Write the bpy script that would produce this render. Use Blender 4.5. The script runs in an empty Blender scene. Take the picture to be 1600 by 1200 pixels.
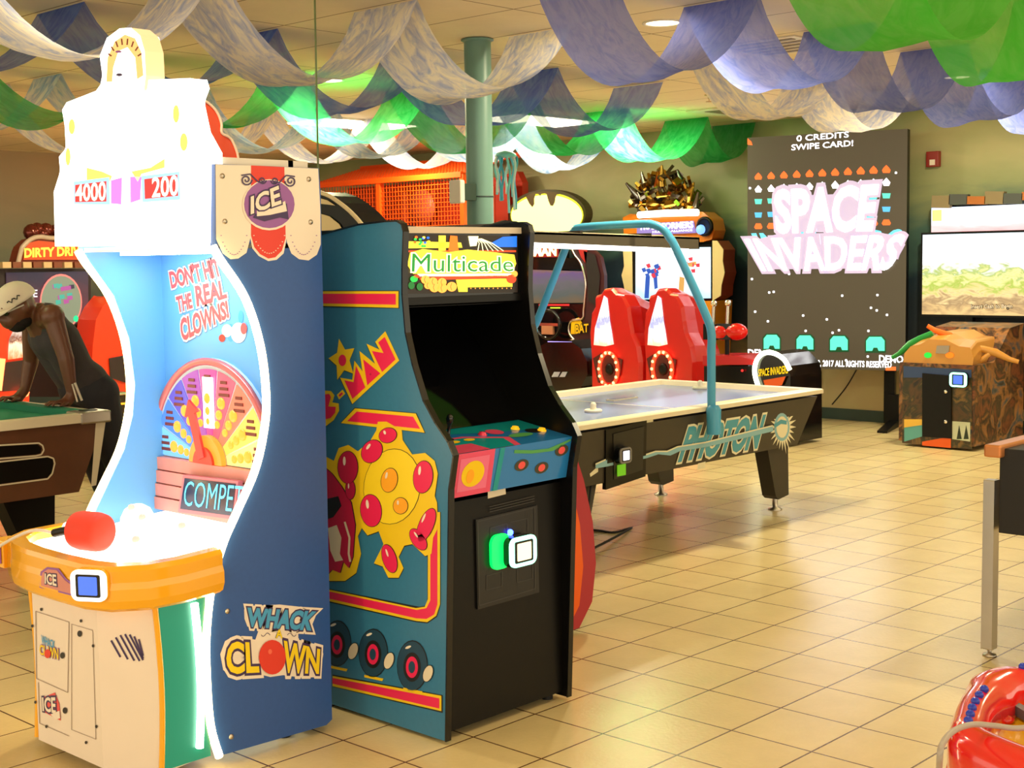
import bpy, bmesh, math, random
from mathutils import Vector as V, Matrix
R_ = random.Random(7)
S = bpy.context.scene
COL = S.collection
PI = math.pi
# ------------------------------------------------------------------ camera
CAMH = 1.5913
FPX, PITCH, ROLL, YAW = 2143.3, 0.0892729, -0.0154168, 0.8146914
cyw, syw = math.cos(YAW), math.sin(YAW)
FW = V((syw*math.cos(PITCH), cyw*math.cos(PITCH), -math.sin(PITCH)))
RT0 = V((cyw, -syw, 0)); UP0 = RT0.cross(FW)
RT = RT0*math.cos(ROLL)+UP0*math.sin(ROLL)
UP = -RT0*math.sin(ROLL)+UP0*math.cos(ROLL)
CAM = V((0, 0, CAMH))
cd = bpy.data.cameras.new('camera'); cam = bpy.data.objects.new('camera', cd); COL.objects.link(cam)
cd.sensor_width = 36; cd.lens = FPX/1600*36; cd.clip_start = 0.05; cd.clip_end = 100
cam.matrix_world = Matrix(((RT.x, UP.x, -FW.x, 0), (RT.y, UP.y, -FW.y, 0), (RT.z, UP.z, -FW.z, CAMH), (0, 0, 0, 1)))
S.camera = cam
# ------------------------------------------------------------------ world, view, fill light
w = bpy.data.worlds.new('world'); S.world = w; w.use_nodes = True
bg = w.node_tree.nodes['Background']
bg.inputs[0].default_value = (1.0, 0.87, 0.62, 1); bg.inputs[1].default_value = 1.25
S.view_settings.view_transform = 'Standard'; S.view_settings.look = 'None'
S.view_settings.exposure = 0.58; S.view_settings.gamma = 1
S.view_settings.use_curve_mapping = False
CEIL = 2.95
def area_light(name, loc, size, power, col, rot=(0, 0, 0), size_y=None, spread=None):
    l = bpy.data.lights.new(name, 'AREA'); l.energy = power; l.color = col; l.size = size
    if size_y: l.shape = 'RECTANGLE'; l.size_y = size_y
    if spread: l.spread = spread
    o = bpy.data.objects.new(name, l); COL.objects.link(o); o.location = loc; o.rotation_euler = rot
    return o
WARM = (1.0, 0.86, 0.55)
for i, (x, y) in enumerate([(6.49, 4.88), (10.16, 4.83), (2.9, 4.88), (6.6, 8.05), (10.2, 8.05), (2.9, 8.05), (2.9, 1.7), (6.49, 1.7), (10.16, 1.7), (6.6, 11.2), (10.2, 11.2), (3., 11.2)]):
    area_light('downlight_lamp', (x, y, CEIL-0.03), 0.16, 42 if x > 4 and y > 4 else (24 if x > 4 else 12), WARM)
# ------------------------------------------------------------------ pixel -> plane tools (image 1600x1200)
def ray(x, y): return FW + RT*((x-800)/FPX) - UP*((y-600)/FPX)
class Pl:
    """a real plane in the room; p(x,y,lift) is the point of that plane seen at pixel x,y, lifted toward the viewer side"""
    def __init__(s, o, n):
        s.o = V(o); s.n = V(n).normalized()
        if (CAM-s.o).dot(s.n) < 0: s.n = -s.n
    def p(s, x, y, lift=0.0):
        d = ray(x, y); t = (s.o-CAM).dot(s.n)/d.dot(s.n)
        return CAM + d*t + s.n*lift
def PX(x): return Pl((x, 0, 0), (1, 0, 0))
def PY(y): return Pl((0, y, 0), (0, 1, 0))
def PZ(z): return Pl((0, 0, z), (0, 0, 1))
# ------------------------------------------------------------------ materials
MATS = {}
def mat(name, col=(.5, .5, .5), rough=.5, metal=0, em=None, es=1.0, noise=0.0, nscale=8, alpha=None, coat=0, bump=0, spec=None):
    if name in MATS: return MATS[name]
    m = bpy.data.materials.new(name); m.use_nodes = True; MATS[name] = m
    nt = m.node_tree; b = nt.nodes['Principled BSDF']
    b.inputs['Base Color'].default_value = (*col, 1); b.inputs['Roughness'].default_value = rough
    b.inputs['Metallic'].default_value = metal
    if coat: b.inputs['Coat Weight'].default_value = coat; b.inputs['Coat Roughness'].default_value = .08
    if spec is not None: b.inputs['Specular IOR Level'].default_value = spec
    if em: b.inputs['Emission Color'].default_value = (*em, 1); b.inputs['Emission Strength'].default_value = es
    if noise or bump:
        tc = nt.nodes.new('ShaderNodeTexCoord'); nz = nt.nodes.new('ShaderNodeTexNoise')
        nz.inputs['Scale'].default_value = nscale; nz.inputs['Detail'].default_value = 4
        nt.links.new(tc.outputs['Object'], nz.inputs['Vector'])
        if noise:
            mx = nt.nodes.new('ShaderNodeMix'); mx.data_type = 'RGBA'
            mx.inputs['A'].default_value = (*[c*(1-noise) for c in col], 1); mx.inputs['B'].default_value = (*[min(1, c*(1+noise)) for c in col], 1)
            nt.links.new(nz.outputs['Fac'], mx.inputs['Factor']); nt.links.new(mx.outputs['Result'], b.inputs['Base Color'])
        if bump:
            bp = nt.nodes.new('ShaderNodeBump'); bp.inputs['Strength'].default_value = bump; bp.inputs['Distance'].default_value = .005
            nt.links.new(nz.outputs['Fac'], bp.inputs['Height']); nt.links.new(bp.outputs['Normal'], b.inputs['Normal'])
    return m
def srgb(r, g, b):
    f = lambda c: (c/255/12.92) if c <= 10.31 else ((c/255+.055)/1.055)**2.4
    return (f(r), f(g), f(b))
def flat(name, r, g, b, rough=.45, **k): return mat(name, srgb(r, g, b), rough, **k)
def glow(name, r, g, b, s=1.0, **k):
    c = srgb(r, g, b); return mat(name, tuple(x*.3 for x in c), .4, em=c, es=s, **k)
black = flat('black_laminate', 8, 7, 7, .38, noise=.15, nscale=30, spec=.25)
black_gloss = flat('black_gloss', 10, 10, 12, .12, noise=.1)
dark_glass = flat('dark_monitor_glass', 6, 6, 8, .06, noise=.1)
rubber = flat('black_rubber', 16, 16, 16, .6, noise=.2)
chrome = mat('chrome', (.75, .72, .68), .18, 1, noise=.05)
steel = mat('brushed_steel', (.55, .5, .44), .35, 1, noise=.1)
white_p = flat('white_plastic', 232, 222, 205, .35, noise=.04)
# ------------------------------------------------------------------ mesh builder
_txt = {}
def text_geo(s, offset=0.0, shear=0.0):
    k = (s, round(offset, 4), shear)
    if k in _txt: return _txt[k]
    c = bpy.data.curves.new('t', 'FONT'); c.body = s; c.size = 1; c.offset = offset; c.shear = shear; c.resolution_u = 3
    o = bpy.data.objects.new('t', c); COL.objects.link(o)
    dg = bpy.context.evaluated_depsgraph_get(); dg.update()
    oe = o.evaluated_get(dg); me = oe.to_mesh()
    vs = [(v.co.x, v.co.y) for v in me.vertices]; fs = [tuple(p.vertices) for p in me.polygons]
    oe.to_mesh_clear(); bpy.data.objects.remove(o); bpy.data.curves.remove(c)
    _txt[k] = (vs, fs); return _txt[k]
class MB:
    def __init__(s): s.v = []; s.f = []; s.m = []; s.mats = []; s.sm = []
    def mi(s, m):
        if m not in s.mats: s.mats.append(m)
        return s.mats.index(m)
    def add(s, vs, fs, m, smooth=False):
        o = len(s.v); s.v += [V(v) for v in vs]; i = s.mi(m)
        for f in fs: s.f.append([a+o for a in f]); s.m.append(i); s.sm.append(smooth)
        return s
    def frame(s, c, ax, ay, az, sx, sy, sz, m):
        c = V(c); ax = V(ax)*sx/2; ay = V(ay)*sy/2; az = V(az)*sz/2
        vs = [c+ax*i+ay*j+az*k for i in (-1, 1) for j in (-1, 1) for k in (-1, 1)]
        return s.add(vs, [(0, 1, 3, 2), (4, 6, 7, 5), (0, 4, 5, 1), (2, 3, 7, 6), (0, 2, 6, 4), (1, 5, 7, 3)], m)
    def box(s, a, b, m):
        c = (V(a)+V(b))/2; return s.frame(c, (1, 0, 0), (0, 1, 0), (0, 0, 1), b[0]-a[0], b[1]-a[1], b[2]-a[2], m)
    def slab(s, pts, vec, m, smooth=False, edge=None):
        pts = [V(p) for p in pts]; n = len(pts); vec = V(vec)
        vs = pts+[p+vec for p in pts]
        s.add(vs, [tuple(range(n)), tuple(range(2*n-1, n-1, -1))], m)
        s.add(vs, [(i, (i+1) % n, (i+1) % n+n, i+n) for i in range(n)], edge or m, smooth)
        return s
    def poly(s, pts, m): return s.add(pts, [tuple(range(len(pts)))], m)
    def loft(s, rings, m, smooth=True, cap=True, closed=True):
        n = len(rings[0]); vs = [p for r in rings for p in r]; fs = []
        for a in range(len(rings)-1):
            for i in range(n if closed else n-1):
                j = (i+1) % n; fs.append((a*n+i, a*n+j, (a+1)*n+j, (a+1)*n+i))
        s.add(vs, fs, m, smooth)
        if cap:
            s.add(rings[0], [tuple(range(n))], m); s.add(rings[-1], [tuple(range(n))], m)
        return s
    def tube(s, path, r, m, n=10, closed=False):
        P = [V(p) for p in path]; k = len(P); rings = []; prev = None
        for i, p in enumerate(P):
            if closed: t = (P[(i+1) % k]-P[i-1])
            else: t = (P[min(i+1, k-1)]-P[max(i-1, 0)])
            t.normalize()
            if prev is None:
                u = t.orthogonal().normalized()
            else:
                u = (prev-t*prev.dot(t));
                u = u.normalized() if u.length > 1e-6 else t.orthogonal().normalized()
            prev = u; q = t.cross(u); rr = r[i] if isinstance(r, (list, tuple)) else r
            rings.append([p+u*math.cos(2*PI*j/n)*rr+q*math.sin(2*PI*j/n)*rr for j in range(n)])
        if closed: rings.append(rings[0])
        return s.loft(rings, m, cap=not closed)
    def cyl(s, a, b, r, m, n=20, r2=None):
        return s.tube([a, b], [r, r2 if r2 is not None else r], m, n)
    def lathe(s, prof, c, m, n=24, axis=(0, 0, 1)):
        az = V(axis).normalized(); ax = az.orthogonal().normalized(); ay = az.cross(ax); c = V(c)
        rings = [[c+az*z+ax*r*math.cos(2*PI*j/n)+ay*r*math.sin(2*PI*j/n) for j in range(n)] for r, z in prof]
        return s.loft(rings, m)
    def ball(s, c, r, m, n=16, sc=(1, 1, 1), axes=None):
        c = V(c); A = axes or [V((1, 0, 0)), V((0, 1, 0)), V((0, 0, 1))]; rings = []
        k = n//2
        for i in range(k+1):
            th = PI*i/k; th = min(max(th, .02), PI-.02)
            rings.append([c+A[0]*(r*sc[0]*math.sin(th)*math.cos(2*PI*j/n))+A[1]*(r*sc[1]*math.sin(th)*math.sin(2*PI*j/n))-A[2]*(r*sc[2]*math.cos(th)) for j in range(n)])
        return s.loft(rings, m)
    def capsule(s, a, b, r1, r2, m, n=14):
        a = V(a); b = V(b); t = (b-a).normalized()
        path = []; rr = []
        for i in range(5):
            th = PI/2*(1-i/4); path.append(a-t*r1*math.sin(th)); rr.append(max(r1*math.cos(th), .0005))
        for i in range(5):
            th = PI/2*i/4; path.append(b+t*r2*math.sin(th)); rr.append(max(r2*math.cos(th), .0005))
        return s.tube(path, rr, m, n)
    def text(s, string, quad, m, outline=0.0, shear=0.0, outlines=(), lift=None):
        """quad = 4 world points bl, br, tr, tl that the unit text box fills; outlines = [(mat, offset, lift)] drawn behind"""
        bl, br, tr, tl = [V(q) for q in quad]
        vs0, _ = text_geo(string, 0, shear)
        x0 = min(v[0] for v in vs0); x1 = max(v[0] for v in vs0); y0 = min(v[1] for v in vs0); y1 = max(v[1] for v in vs0)
        nrm = (br-bl).cross(tl-bl).normalized()
        if (CAM-bl).dot(nrm) < 0: nrm = -nrm
        for mm, off, lf in list(outlines)+[(m, outline, lift or 0)]:
            vs, fs = text_geo(string, off, shear); out = []
            for x, y in vs:
                u = (x-x0)/(x1-x0); v = (y-y0)/(y1-y0)
                out.append((bl*(1-u)+br*u)*(1-v)+(tl*(1-u)+tr*u)*v+nrm*lf)
            s.add(out, fs, mm)
        return s
    def build(s, name, parent=None, bevel=0, origin=None, solid=False):
        if parent is not None: L = WL[parent.name]
        elif origin is not None: L = V(origin)
        else:
            xs = [v.x for v in s.v]; ys = [v.y for v in s.v]; zs = [v.z for v in s.v]
            L = V(((min(xs)+max(xs))/2, (min(ys)+max(ys))/2, min(zs)))
        me = bpy.data.meshes.new(name)
        me.from_pydata([v-L for v in s.v], [], s.f)
        for m in s.mats: me.materials.append(m)
        for i, p in enumerate(me.polygons): p.material_index = s.m[i]; p.use_smooth = s.sm[i]
        bm = bmesh.new(); bm.from_mesh(me)
        if not getattr(s, 'nofix', False): bmesh.ops.recalc_face_normals(bm, faces=bm.faces)
        bm.to_mesh(me); bm.free(); me.update()
        o = bpy.data.objects.new(name, me); COL.objects.link(o)
        if parent is not None: o.parent = parent; WL[o.name] = L
        else: o.location = L; WL[o.name] = L
        if bevel:
            md = o.modifiers.new('b', 'BEVEL'); md.width = bevel; md.segments = 2; md.limit_method = 'ANGLE'; md.angle_limit = .6
            md.harden_normals = False
        return o
WL = {}
def tag(o, label, cat, group=None, kind=None):
    o['label'] = label; o['category'] = cat
    if group: o['group'] = group
    if kind: o['kind'] = kind
    return o
def thing(name, label, cat, loc, group=None):
    o = bpy.data.objects.new(name, None); COL.objects.link(o); o.location = loc; WL[o.name] = V(loc)
    o.empty_display_size = .2
    return tag(o, label, cat, group)
def struct(o): o['kind'] = 'structure'; return o
def copy_tree(o, parent=None):
    c = o.copy(); COL.objects.link(c)
    if parent is not None: c.parent = parent
    WL[c.name] = WL[o.name]
    for ch in list(o.children): copy_tree(ch, c)
    return c
class Art(MB):
    """flat print on a surface: f(x, y, lift) -> world point"""
    def __init__(s, f, step=.0006): super().__init__(); s.fn = f; s.step = step; s.nofix = True
    def P(s, pts, m, layer=1): return s.poly([s.fn(x, y, layer*s.step) for x, y in pts], m)
    def E(s, cx, cy, rx, ry, m, layer=1, n=24, rot=0):
        c, q = math.cos(rot), math.sin(rot)
        return s.P([(cx+rx*math.cos(t)*c-ry*math.sin(t)*q, cy+rx*math.cos(t)*q+ry*math.sin(t)*c) for t in [2*PI*i/n for i in range(n)]], m, layer)
    def T(s, string, q, m, layer=2, outline=0.0, shear=0, outs=()):
        """q: bl br tr tl pixel corners"""
        Q = [s.fn(x, y, 0) for x, y in q]
        return s.text(string, Q, m, outline, shear, [(mm, off, (layer-1-i)*s.step) for i, (mm, off) in enumerate(reversed(outs))][::1], layer*s.step) if False else s._T(string, Q, m, layer, outline, shear, outs)
    def _T(s, string, Q, m, layer, outline, shear, outs):
        L = []
        for i, (mm, off) in enumerate(outs): L.append((mm, off, (layer+i)*s.step))
        return s.text(string, Q, m, outline, shear, L, (layer+len(outs))*s.step)
    def stroke(s, pts, wd, m, layer=2, closed=False):
        n = len(pts)
        for i in range(n if closed else n-1):
            a = pts[i]; b = pts[(i+1) % n]; dx, dy = b[0]-a[0], b[1]-a[1]; l = math.hypot(dx, dy) or 1
            nx, ny = -dy/l*wd/2, dx/l*wd/2
            s.P([(a[0]+nx, a[1]+ny), (b[0]+nx, b[1]+ny), (b[0]-nx, b[1]-ny), (a[0]-nx, a[1]-ny)], m, layer+.1*(i % 2))
        return s
def quadmap(bl, br, tr, tl):
    bl, br, tr, tl = V(bl), V(br), V(tr), V(tl); n = (br-bl).cross(tl-bl).normalized()
    if (CAM-bl).dot(n) < 0: n = -n
    return lambda u, v, lift=0: (bl*(1-u)+br*u)*(1-v)+(tl*(1-u)+tr*u)*v+n*lift
def rrect(c, ax, ay, w_, h_, r, n=5):
    c = V(c); ax = V(ax); ay = V(ay); out = []
    for qx, qy, t0 in ((1, 1, 0), (-1, 1, PI/2), (-1, -1, PI), (1, -1, 1.5*PI)):
        for i in range(n+1):
            t = t0+PI/2*i/n
            out.append(c+ax*(qx*(w_/2-r)+r*math.cos(t))+ay*(qy*(h_/2-r)+r*math.sin(t)))
    return out
def card_reader(parent, c, ax, ay, nrm, size, ring, scr, body=None):
    """small payment reader: body, glowing rounded face ring and lit screen"""
    c = V(c); ax = V(ax); ay = V(ay); nrm = V(nrm)
    m = MB(); w_, h_ = size
    m.slab(rrect(c, ax, ay, w_*1.0, h_*1.0, h_*.25), nrm*.03, body or black_gloss, smooth=False)
    b = m.build('card_reader', parent, bevel=.003)
    m = MB(); m.slab(rrect(c+nrm*.03, ax, ay, w_*.98, h_*.98, h_*.25), nrm*.008, ring); m.build('light_ring', b, bevel=.002)
    m = MB(); m.slab(rrect(c+nrm*.038, ax, ay, w_*.68, h_*.72, h_*.06), nrm*.002, black_gloss)
    m.slab(rrect(c+nrm*.040, ax, ay, w_*.52, h_*.58, h_*.04), nrm*.001, scr); m.build('screen', b)
    return b
# ================================================================== SETTING
TS = 0.3085
def grid_mat(name, colA, colB, mortar, bw, bh, ox, oy, ms, rough, nz_amp, bump=.3, spec=None, stain=None):
    m = bpy.data.materials.new(name); m.use_nodes = True; nt = m.node_tree; b = nt.nodes['Principled BSDF']
    g = nt.nodes.new('ShaderNodeNewGeometry'); mp = nt.nodes.new('ShaderNodeMapping')
    mp.inputs['Location'].default_value = (-ox, -oy, 0); nt.links.new(g.outputs['Position'], mp.inputs['Vector'])
    br = nt.nodes.new('ShaderNodeTexBrick'); br.offset = 0; br.squash = 1; br.inputs['Scale'].default_value = 1
    br.inputs['Brick Width'].default_value = bw; br.inputs['Row Height'].default_value = bh
    br.inputs['Mortar Size'].default_value = ms; br.inputs['Mortar Smooth'].default_value = .1; br.inputs['Bias'].default_value = 0
    br.inputs['Color1'].default_value = (*colA, 1); br.inputs['Color2'].default_value = (*colB, 1); br.inputs['Mortar'].default_value = (*mortar, 1)
    nt.links.new(mp.outputs['Vector'], br.inputs['Vector'])
    nz = nt.nodes.new('ShaderNodeTexNoise'); nz.inputs['Scale'].default_value = 3.0; nz.inputs['Detail'].default_value = 8; nz.inputs['Roughness'].default_value = .7
    nt.links.new(g.outputs['Position'], nz.inputs['Vector'])
    rp = nt.nodes.new('ShaderNodeValToRGB'); rp.color_ramp.elements[0].position = .3; rp.color_ramp.elements[1].position = .7
    rp.color_ramp.elements[0].color = (1-nz_amp, 1-nz_amp, 1-nz_amp*1.1, 1); rp.color_ramp.elements[1].color = (1, 1, 1, 1)
    nt.links.new(nz.outputs['Fac'], rp.inputs['Fac'])
    mx = nt.nodes.new('ShaderNodeMix'); mx.data_type = 'RGBA'; mx.blend_type = 'MULTIPLY'; mx.inputs['Factor'].default_value = 1
    nt.links.new(br.outputs['Color'], mx.inputs['A']); nt.links.new(rp.outputs['Color'], mx.inputs['B'])
    nt.links.new(mx.outputs['Result'], b.inputs['Base Color'])
    b.inputs['Roughness'].default_value = rough
    if spec is not None: b.inputs['Specular IOR Level'].default_value = spec
    nz2 = nt.nodes.new('ShaderNodeTexNoise'); nz2.inputs['Scale'].default_value = 60; nz2.inputs['Detail'].default_value = 3
    nt.links.new(g.outputs['Position'], nz2.inputs['Vector'])
    ad = nt.nodes.new('ShaderNodeMath'); ad.operation = 'MULTIPLY_ADD'; ad.inputs[1].default_value = -1.0
    nt.links.new(br.outputs['Fac'], ad.inputs[0]); nt.links.new(nz2.outputs['Fac'], ad.inputs[2])
    bp = nt.nodes.new('ShaderNodeBump'); bp.inputs['Strength'].default_value = bump; bp.inputs['Distance'].default_value = .002
    nt.links.new(ad.outputs[0], bp.inputs['Height']); nt.links.new(bp.outputs['Normal'], b.inputs['Normal'])
    return m
floor_m = grid_mat('ceramic_floor_tile', srgb(222, 201, 150), srgb(216, 194, 142), srgb(98, 66, 36), TS, TS, .2549*TS, .332*TS, .0036, .27, .14, .35, .5)
ceil_m = grid_mat('acoustic_ceiling_tile', srgb(240, 222, 186), srgb(236, 217, 180), srgb(150, 120, 85), .61, 1.22, 4.93, 6.39-1.22, .006, .85, .08, .25)
WX0, WX1, WY0, WY1 = -2.0, 11.9, -2.0, 15.2
struct(MB().box((WX0, WY0, -.05), (WX1+.1, WY1+.1, 0), floor_m).build('floor'))
struct(MB().box((WX0, WY0, CEIL), (WX1+.1, WY1+.1, CEIL+.05), ceil_m).build('ceiling'))
def mural_mat(name, bands, seed):
    m = bpy.data.materials.new(name); m.use_nodes = True; nt = m.node_tree; b = nt.nodes['Principled BSDF']
    g = nt.nodes.new('ShaderNodeNewGeometry'); sp = nt.nodes.new('ShaderNodeSeparateXYZ'); nt.links.new(g.outputs['Position'], sp.inputs[0])
    mp = nt.nodes.new('ShaderNodeMapping'); mp.inputs['Location'].default_value = (seed, seed, 0); mp.inputs['Scale'].default_value = (.55, .55, 1.5)
    nt.links.new(g.outputs['Position'], mp.inputs['Vector'])
    nz = nt.nodes.new('ShaderNodeTexNoise'); nz.inputs['Scale'].default_value = 1.1; nz.inputs['Detail'].default_value = 5; nz.inputs['Distortion'].default_value = 1.2
    nt.links.new(mp.outputs['Vector'], nz.inputs['Vector'])
    a = nt.nodes.new('ShaderNodeMath'); a.operation = 'MULTIPLY_ADD'; a.inputs[1].default_value = .9
    nt.links.new(nz.outputs['Fac'], a.inputs[0]); nt.links.new(sp.outputs['Z'], a.inputs[2])
    d = nt.nodes.new('ShaderNodeMath'); d.operation = 'MULTIPLY_ADD'; d.inputs[1].default_value = 1/3.; d.inputs[2].default_value = -.15
    nt.links.new(a.outputs[0], d.inputs[0])
    rp = nt.nodes.new('ShaderNodeValToRGB'); cr = rp.color_ramp
    cr.elements[0].position = bands[0][0]; cr.elements[0].color = (*bands[0][1], 1); cr.elements[1].position = bands[1][0]; cr.elements[1].color = (*bands[1][1], 1)
    for p, c in bands[2:]:
        e = cr.elements.new(p); e.color = (*c, 1)
    nt.links.new(d.outputs[0], rp.inputs['Fac'])
    nt.links.new(rp.outputs['Color'], b.inputs['Base Color']); b.inputs['Roughness'].default_value = .55
    return m
mural = mural_mat('underwater_mural_paint', [(.0, srgb(196, 176, 128)), (.20, srgb(190, 172, 126)), (.27, srgb(36, 44, 52)), (.5, srgb(26, 48, 62)), (.62, srgb(76, 110, 100)), (.72, srgb(150, 158, 112)), (.86, srgb(176, 174, 130)), (1., srgb(140, 152, 108))], 2.3)
mural2 = mural_mat('sea_mural_paint', [(.0, srgb(60, 60, 56)), (.42, srgb(80, 94, 90)), (.58, srgb(124, 130, 108)), (.75, srgb(160, 148, 120)), (1., srgb(180, 158, 126))], 5.1)
struct(MB().box((WX1, WY0, 0), (WX1+.1, WY1+.1, CEIL), mural).build('wall_back'))
struct(MB().box((WX0, WY1, 0), (WX1, WY1+.1, CEIL), mural2).build('wall_left'))
bb = flat('teal_baseboard', 52, 72, 66, .5, noise=.1)
struct(MB().box((WX1-.015, WY0, 0), (WX1, WY1, .11), bb).build('baseboard_back'))
struct(MB().box((WX0, WY1-.015, 0), (WX1-.02, WY1, .11), bb).build('baseboard_left'))
# round column
colm = flat('teal_column_paint', 104, 142, 132, .4, noise=.06)
# ================================================================== CEILING FITTINGS
bulb = glow('warm_lamp_glow', 255, 236, 190, 6)
def downlight(x, y, r=.10, lab=''):
    t = thing('ceiling_light', lab, 'ceiling light', (x, y, CEIL), 'recessed round ceiling lights')
    MB().lathe([(r+.018, 0), (r+.02, -.006), (r, -.008), (r-.004, 0)], (x, y, CEIL), white_p, 28).build('trim_ring', t)
    MB().lathe([(.001, -.002), (r-.004, -.003), (r-.004, -.001), (.001, 0)], (x, y, CEIL), bulb, 28).build('lens', t)
downlight(6.49, 4.88, lab='round recessed ceiling light shining beside the purple streamer')
downlight(10.16, 4.83, lab='small bright recessed ceiling light seen through blue streamer on the right')
downlight(6.61, 8.05, lab='round recessed ceiling light behind the dark blue streamer, left of the column')
tube_m = glow('fluorescent_panel_glow', 255, 246, 212, 14)
def panel_light(cx, cy, lab):
    t = thing('ceiling_light_panel', lab, 'ceiling light', (cx, cy, CEIL))
    MB().box((cx-.62, cy-.32, CEIL-.02), (cx+.62, cy+.32, CEIL-.001), white_p).build('frame', t)
    MB().box((cx-.58, cy-.28, CEIL-.028), (cx+.58, cy+.28, CEIL-.0205), tube_m).build('diffuser', t)
panel_light(8.75, 10.3, 'bright rectangular light panel glowing behind the white streamers left of the column')
panel_light(9.9, 8.95, 'rectangular light panel glowing through the green streamer right of the column')
vm = flat('vent_grey', 120, 104, 84, .5)
t = thing('ceiling_vent', 'square air diffuser in the ceiling above the giant game screen', 'vent', (10.75, 7.3, CEIL))
MB().box((10.45, 7.0, CEIL-.012), (11.05, 7.6, CEIL-.001), flat('vent_white', 222, 210, 188)).build('frame', t)
m = MB()
for k in range(4): a = .24-.055*k; m.lathe([(a, -.016-.003*k), (a+.01, -.016-.003*k), (a+.01, -.013), (a, -.013)], (10.75, 7.3, CEIL), vm, 4)
m.build('louvre', t)
t = thing('ceiling_vent', 'long slotted air grille in the ceiling behind the purple streamer', 'vent', (7.75, 4.9, CEIL))
MB().box((7.45, 4.6, CEIL-.01), (8.05, 5.2, CEIL-.001), flat('vent_white', 222, 210, 188)).build('frame', t)
m = MB()
for k in range(5): m.box((7.5+.11*k, 4.65, CEIL-.014), (7.55+.11*k, 5.15, CEIL-.0095), vm)
m.build('louvre', t)
t = thing('sprinkler_head', 'small brass sprinkler head hanging below the ceiling near the vent', 'sprinkler', PZ(CEIL).p(1108, 148))
c = PZ(CEIL).p(1108, 148); brass = mat('brass', (.5, .34, .14), .35, 1)
MB().lathe([(.04, 0), (.04, -.006), (.012, -.008), (.012, -.03), (.004, -.035)], c, brass).build('body', t)
MB().lathe([(.003, -.03), (.003, -.055), (.028, -.056), (.028, -.059), (.002, -.06)], c, brass).build('deflector', t)
# ================================================================== COLUMN
t = thing('support_column', 'round teal steel column rising to the ceiling behind the arcade cabinets', 'column', (6.1, 6.0, 0))
MB().cyl((6.1, 6.0, 0.0), (6.1, 6.0, CEIL-.003), .083, colm, 32).build('shaft', t)
MB().lathe([(.0835, -.004), (.086, -.004), (.086, .004), (.0835, .004)], (6.1, 6.0, 1.99), flat('seam_dark', 40, 60, 58), 32).build('seam_ring', t)
MB().lathe([(.0835, -.02), (.1, -.012), (.1, -.004), (.0835, -.004)], (6.1, 6.0, CEIL), colm, 32).build('collar', t)
cp = PY(6.0).p(712, 300)
t = thing('thermostat_box', 'small white box strapped to the left side of the teal column', 'control box', (cp.x, 6.0, cp.z-.07))
MB().box((cp.x-.03, 5.93, cp.z-.07), (cp.x+.012, 6.03, cp.z+.07), white_p).build('casing', t, bevel=.008)
MB().box((cp.x+.013, 5.95, cp.z-.05), (6.1-.083, 6.01, cp.z+.05), flat('dark_green_clip', 30, 52, 40)).build('clip', t)
# ================================================================== STREAMERS
def fabric(name, c1, c2, scale=5, alpha=.9, trans=.55):
    m = bpy.data.materials.new(name); m.use_nodes = True; nt = m.node_tree; nt.nodes.clear()
    out = nt.nodes.new('ShaderNodeOutputMaterial'); df = nt.nodes.new('ShaderNodeBsdfDiffuse'); tl = nt.nodes.new('ShaderNodeBsdfTranslucent')
    tp = nt.nodes.new('ShaderNodeBsdfTransparent'); m1 = nt.nodes.new('ShaderNodeMixShader'); m2 = nt.nodes.new('ShaderNodeMixShader')
    tc = nt.nodes.new('ShaderNodeTexCoord'); nz = nt.nodes.new('ShaderNodeTexNoise'); mp = nt.nodes.new('ShaderNodeMapping')
    mp.inputs['Scale'].default_value = (1, 2.2, 1)
    nt.links.new(tc.outputs['Object'], mp.inputs[0]); nt.links.new(mp.outputs[0], nz.inputs['Vector'])
    nz.inputs['Scale'].default_value = scale; nz.inputs['Detail'].default_value = 7; nz.inputs['Distortion'].default_value = 1.6; nz.inputs['Roughness'].default_value = .6
    rp = nt.nodes.new('ShaderNodeValToRGB'); rp.color_ramp.elements[0].position = .36; rp.color_ramp.elements[1].position = .6
    rp.color_ramp.elements[0].color = (*c1, 1); rp.color_ramp.elements[1].color = (*c2, 1)
    nt.links.new(nz.outputs['Fac'], rp.inputs['Fac'])
    nt.links.new(rp.outputs['Color'], df.inputs['Color']); nt.links.new(rp.outputs['Color'], tl.inputs['Color'])
    m1.inputs[0].default_value = trans; nt.links.new(df.outputs[0], m1.inputs[1]); nt.links.new(tl.outputs[0], m1.inputs[2])
    m2.inputs[0].default_value = alpha; nt.links.new(tp.outputs[0], m2.inputs[1]); nt.links.new(m1.outputs[0], m2.inputs[2])
    nt.links.new(m2.outputs[0], out.inputs[0])
    return m
F_purple = fabric('periwinkle_streamer_fabric', srgb(100, 118, 208), srgb(126, 138, 216), 7, .80, .6)
F_blue = fabric('royal_blue_streamer_fabric', srgb(76, 98, 196), srgb(104, 130, 210), 5, .80, .6)
F_lblue = fabric('light_blue_streamer_fabric', srgb(130, 168, 225), srgb(205, 218, 236), 5, .80, .6)
F_white = fabric('marbled_white_streamer_fabric', srgb(170, 182, 226), srgb(240, 234, 226), 5.5, .90, .55)
F_green = fabric('green_streamer_fabric', srgb(26, 170, 84), srgb(64, 196, 110), 5, .80, .6)
F_lime = fabric('bright_green_streamer_fabric', srgb(84, 204, 70), srgb(112, 214, 96), 2.5, .84, .6)
F_pink = fabric('pale_lilac_streamer_fabric', srgb(190, 180, 212), srgb(228, 214, 222), 4, .93, .4)
X0S, DXS = 3.73, 1.222
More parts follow.
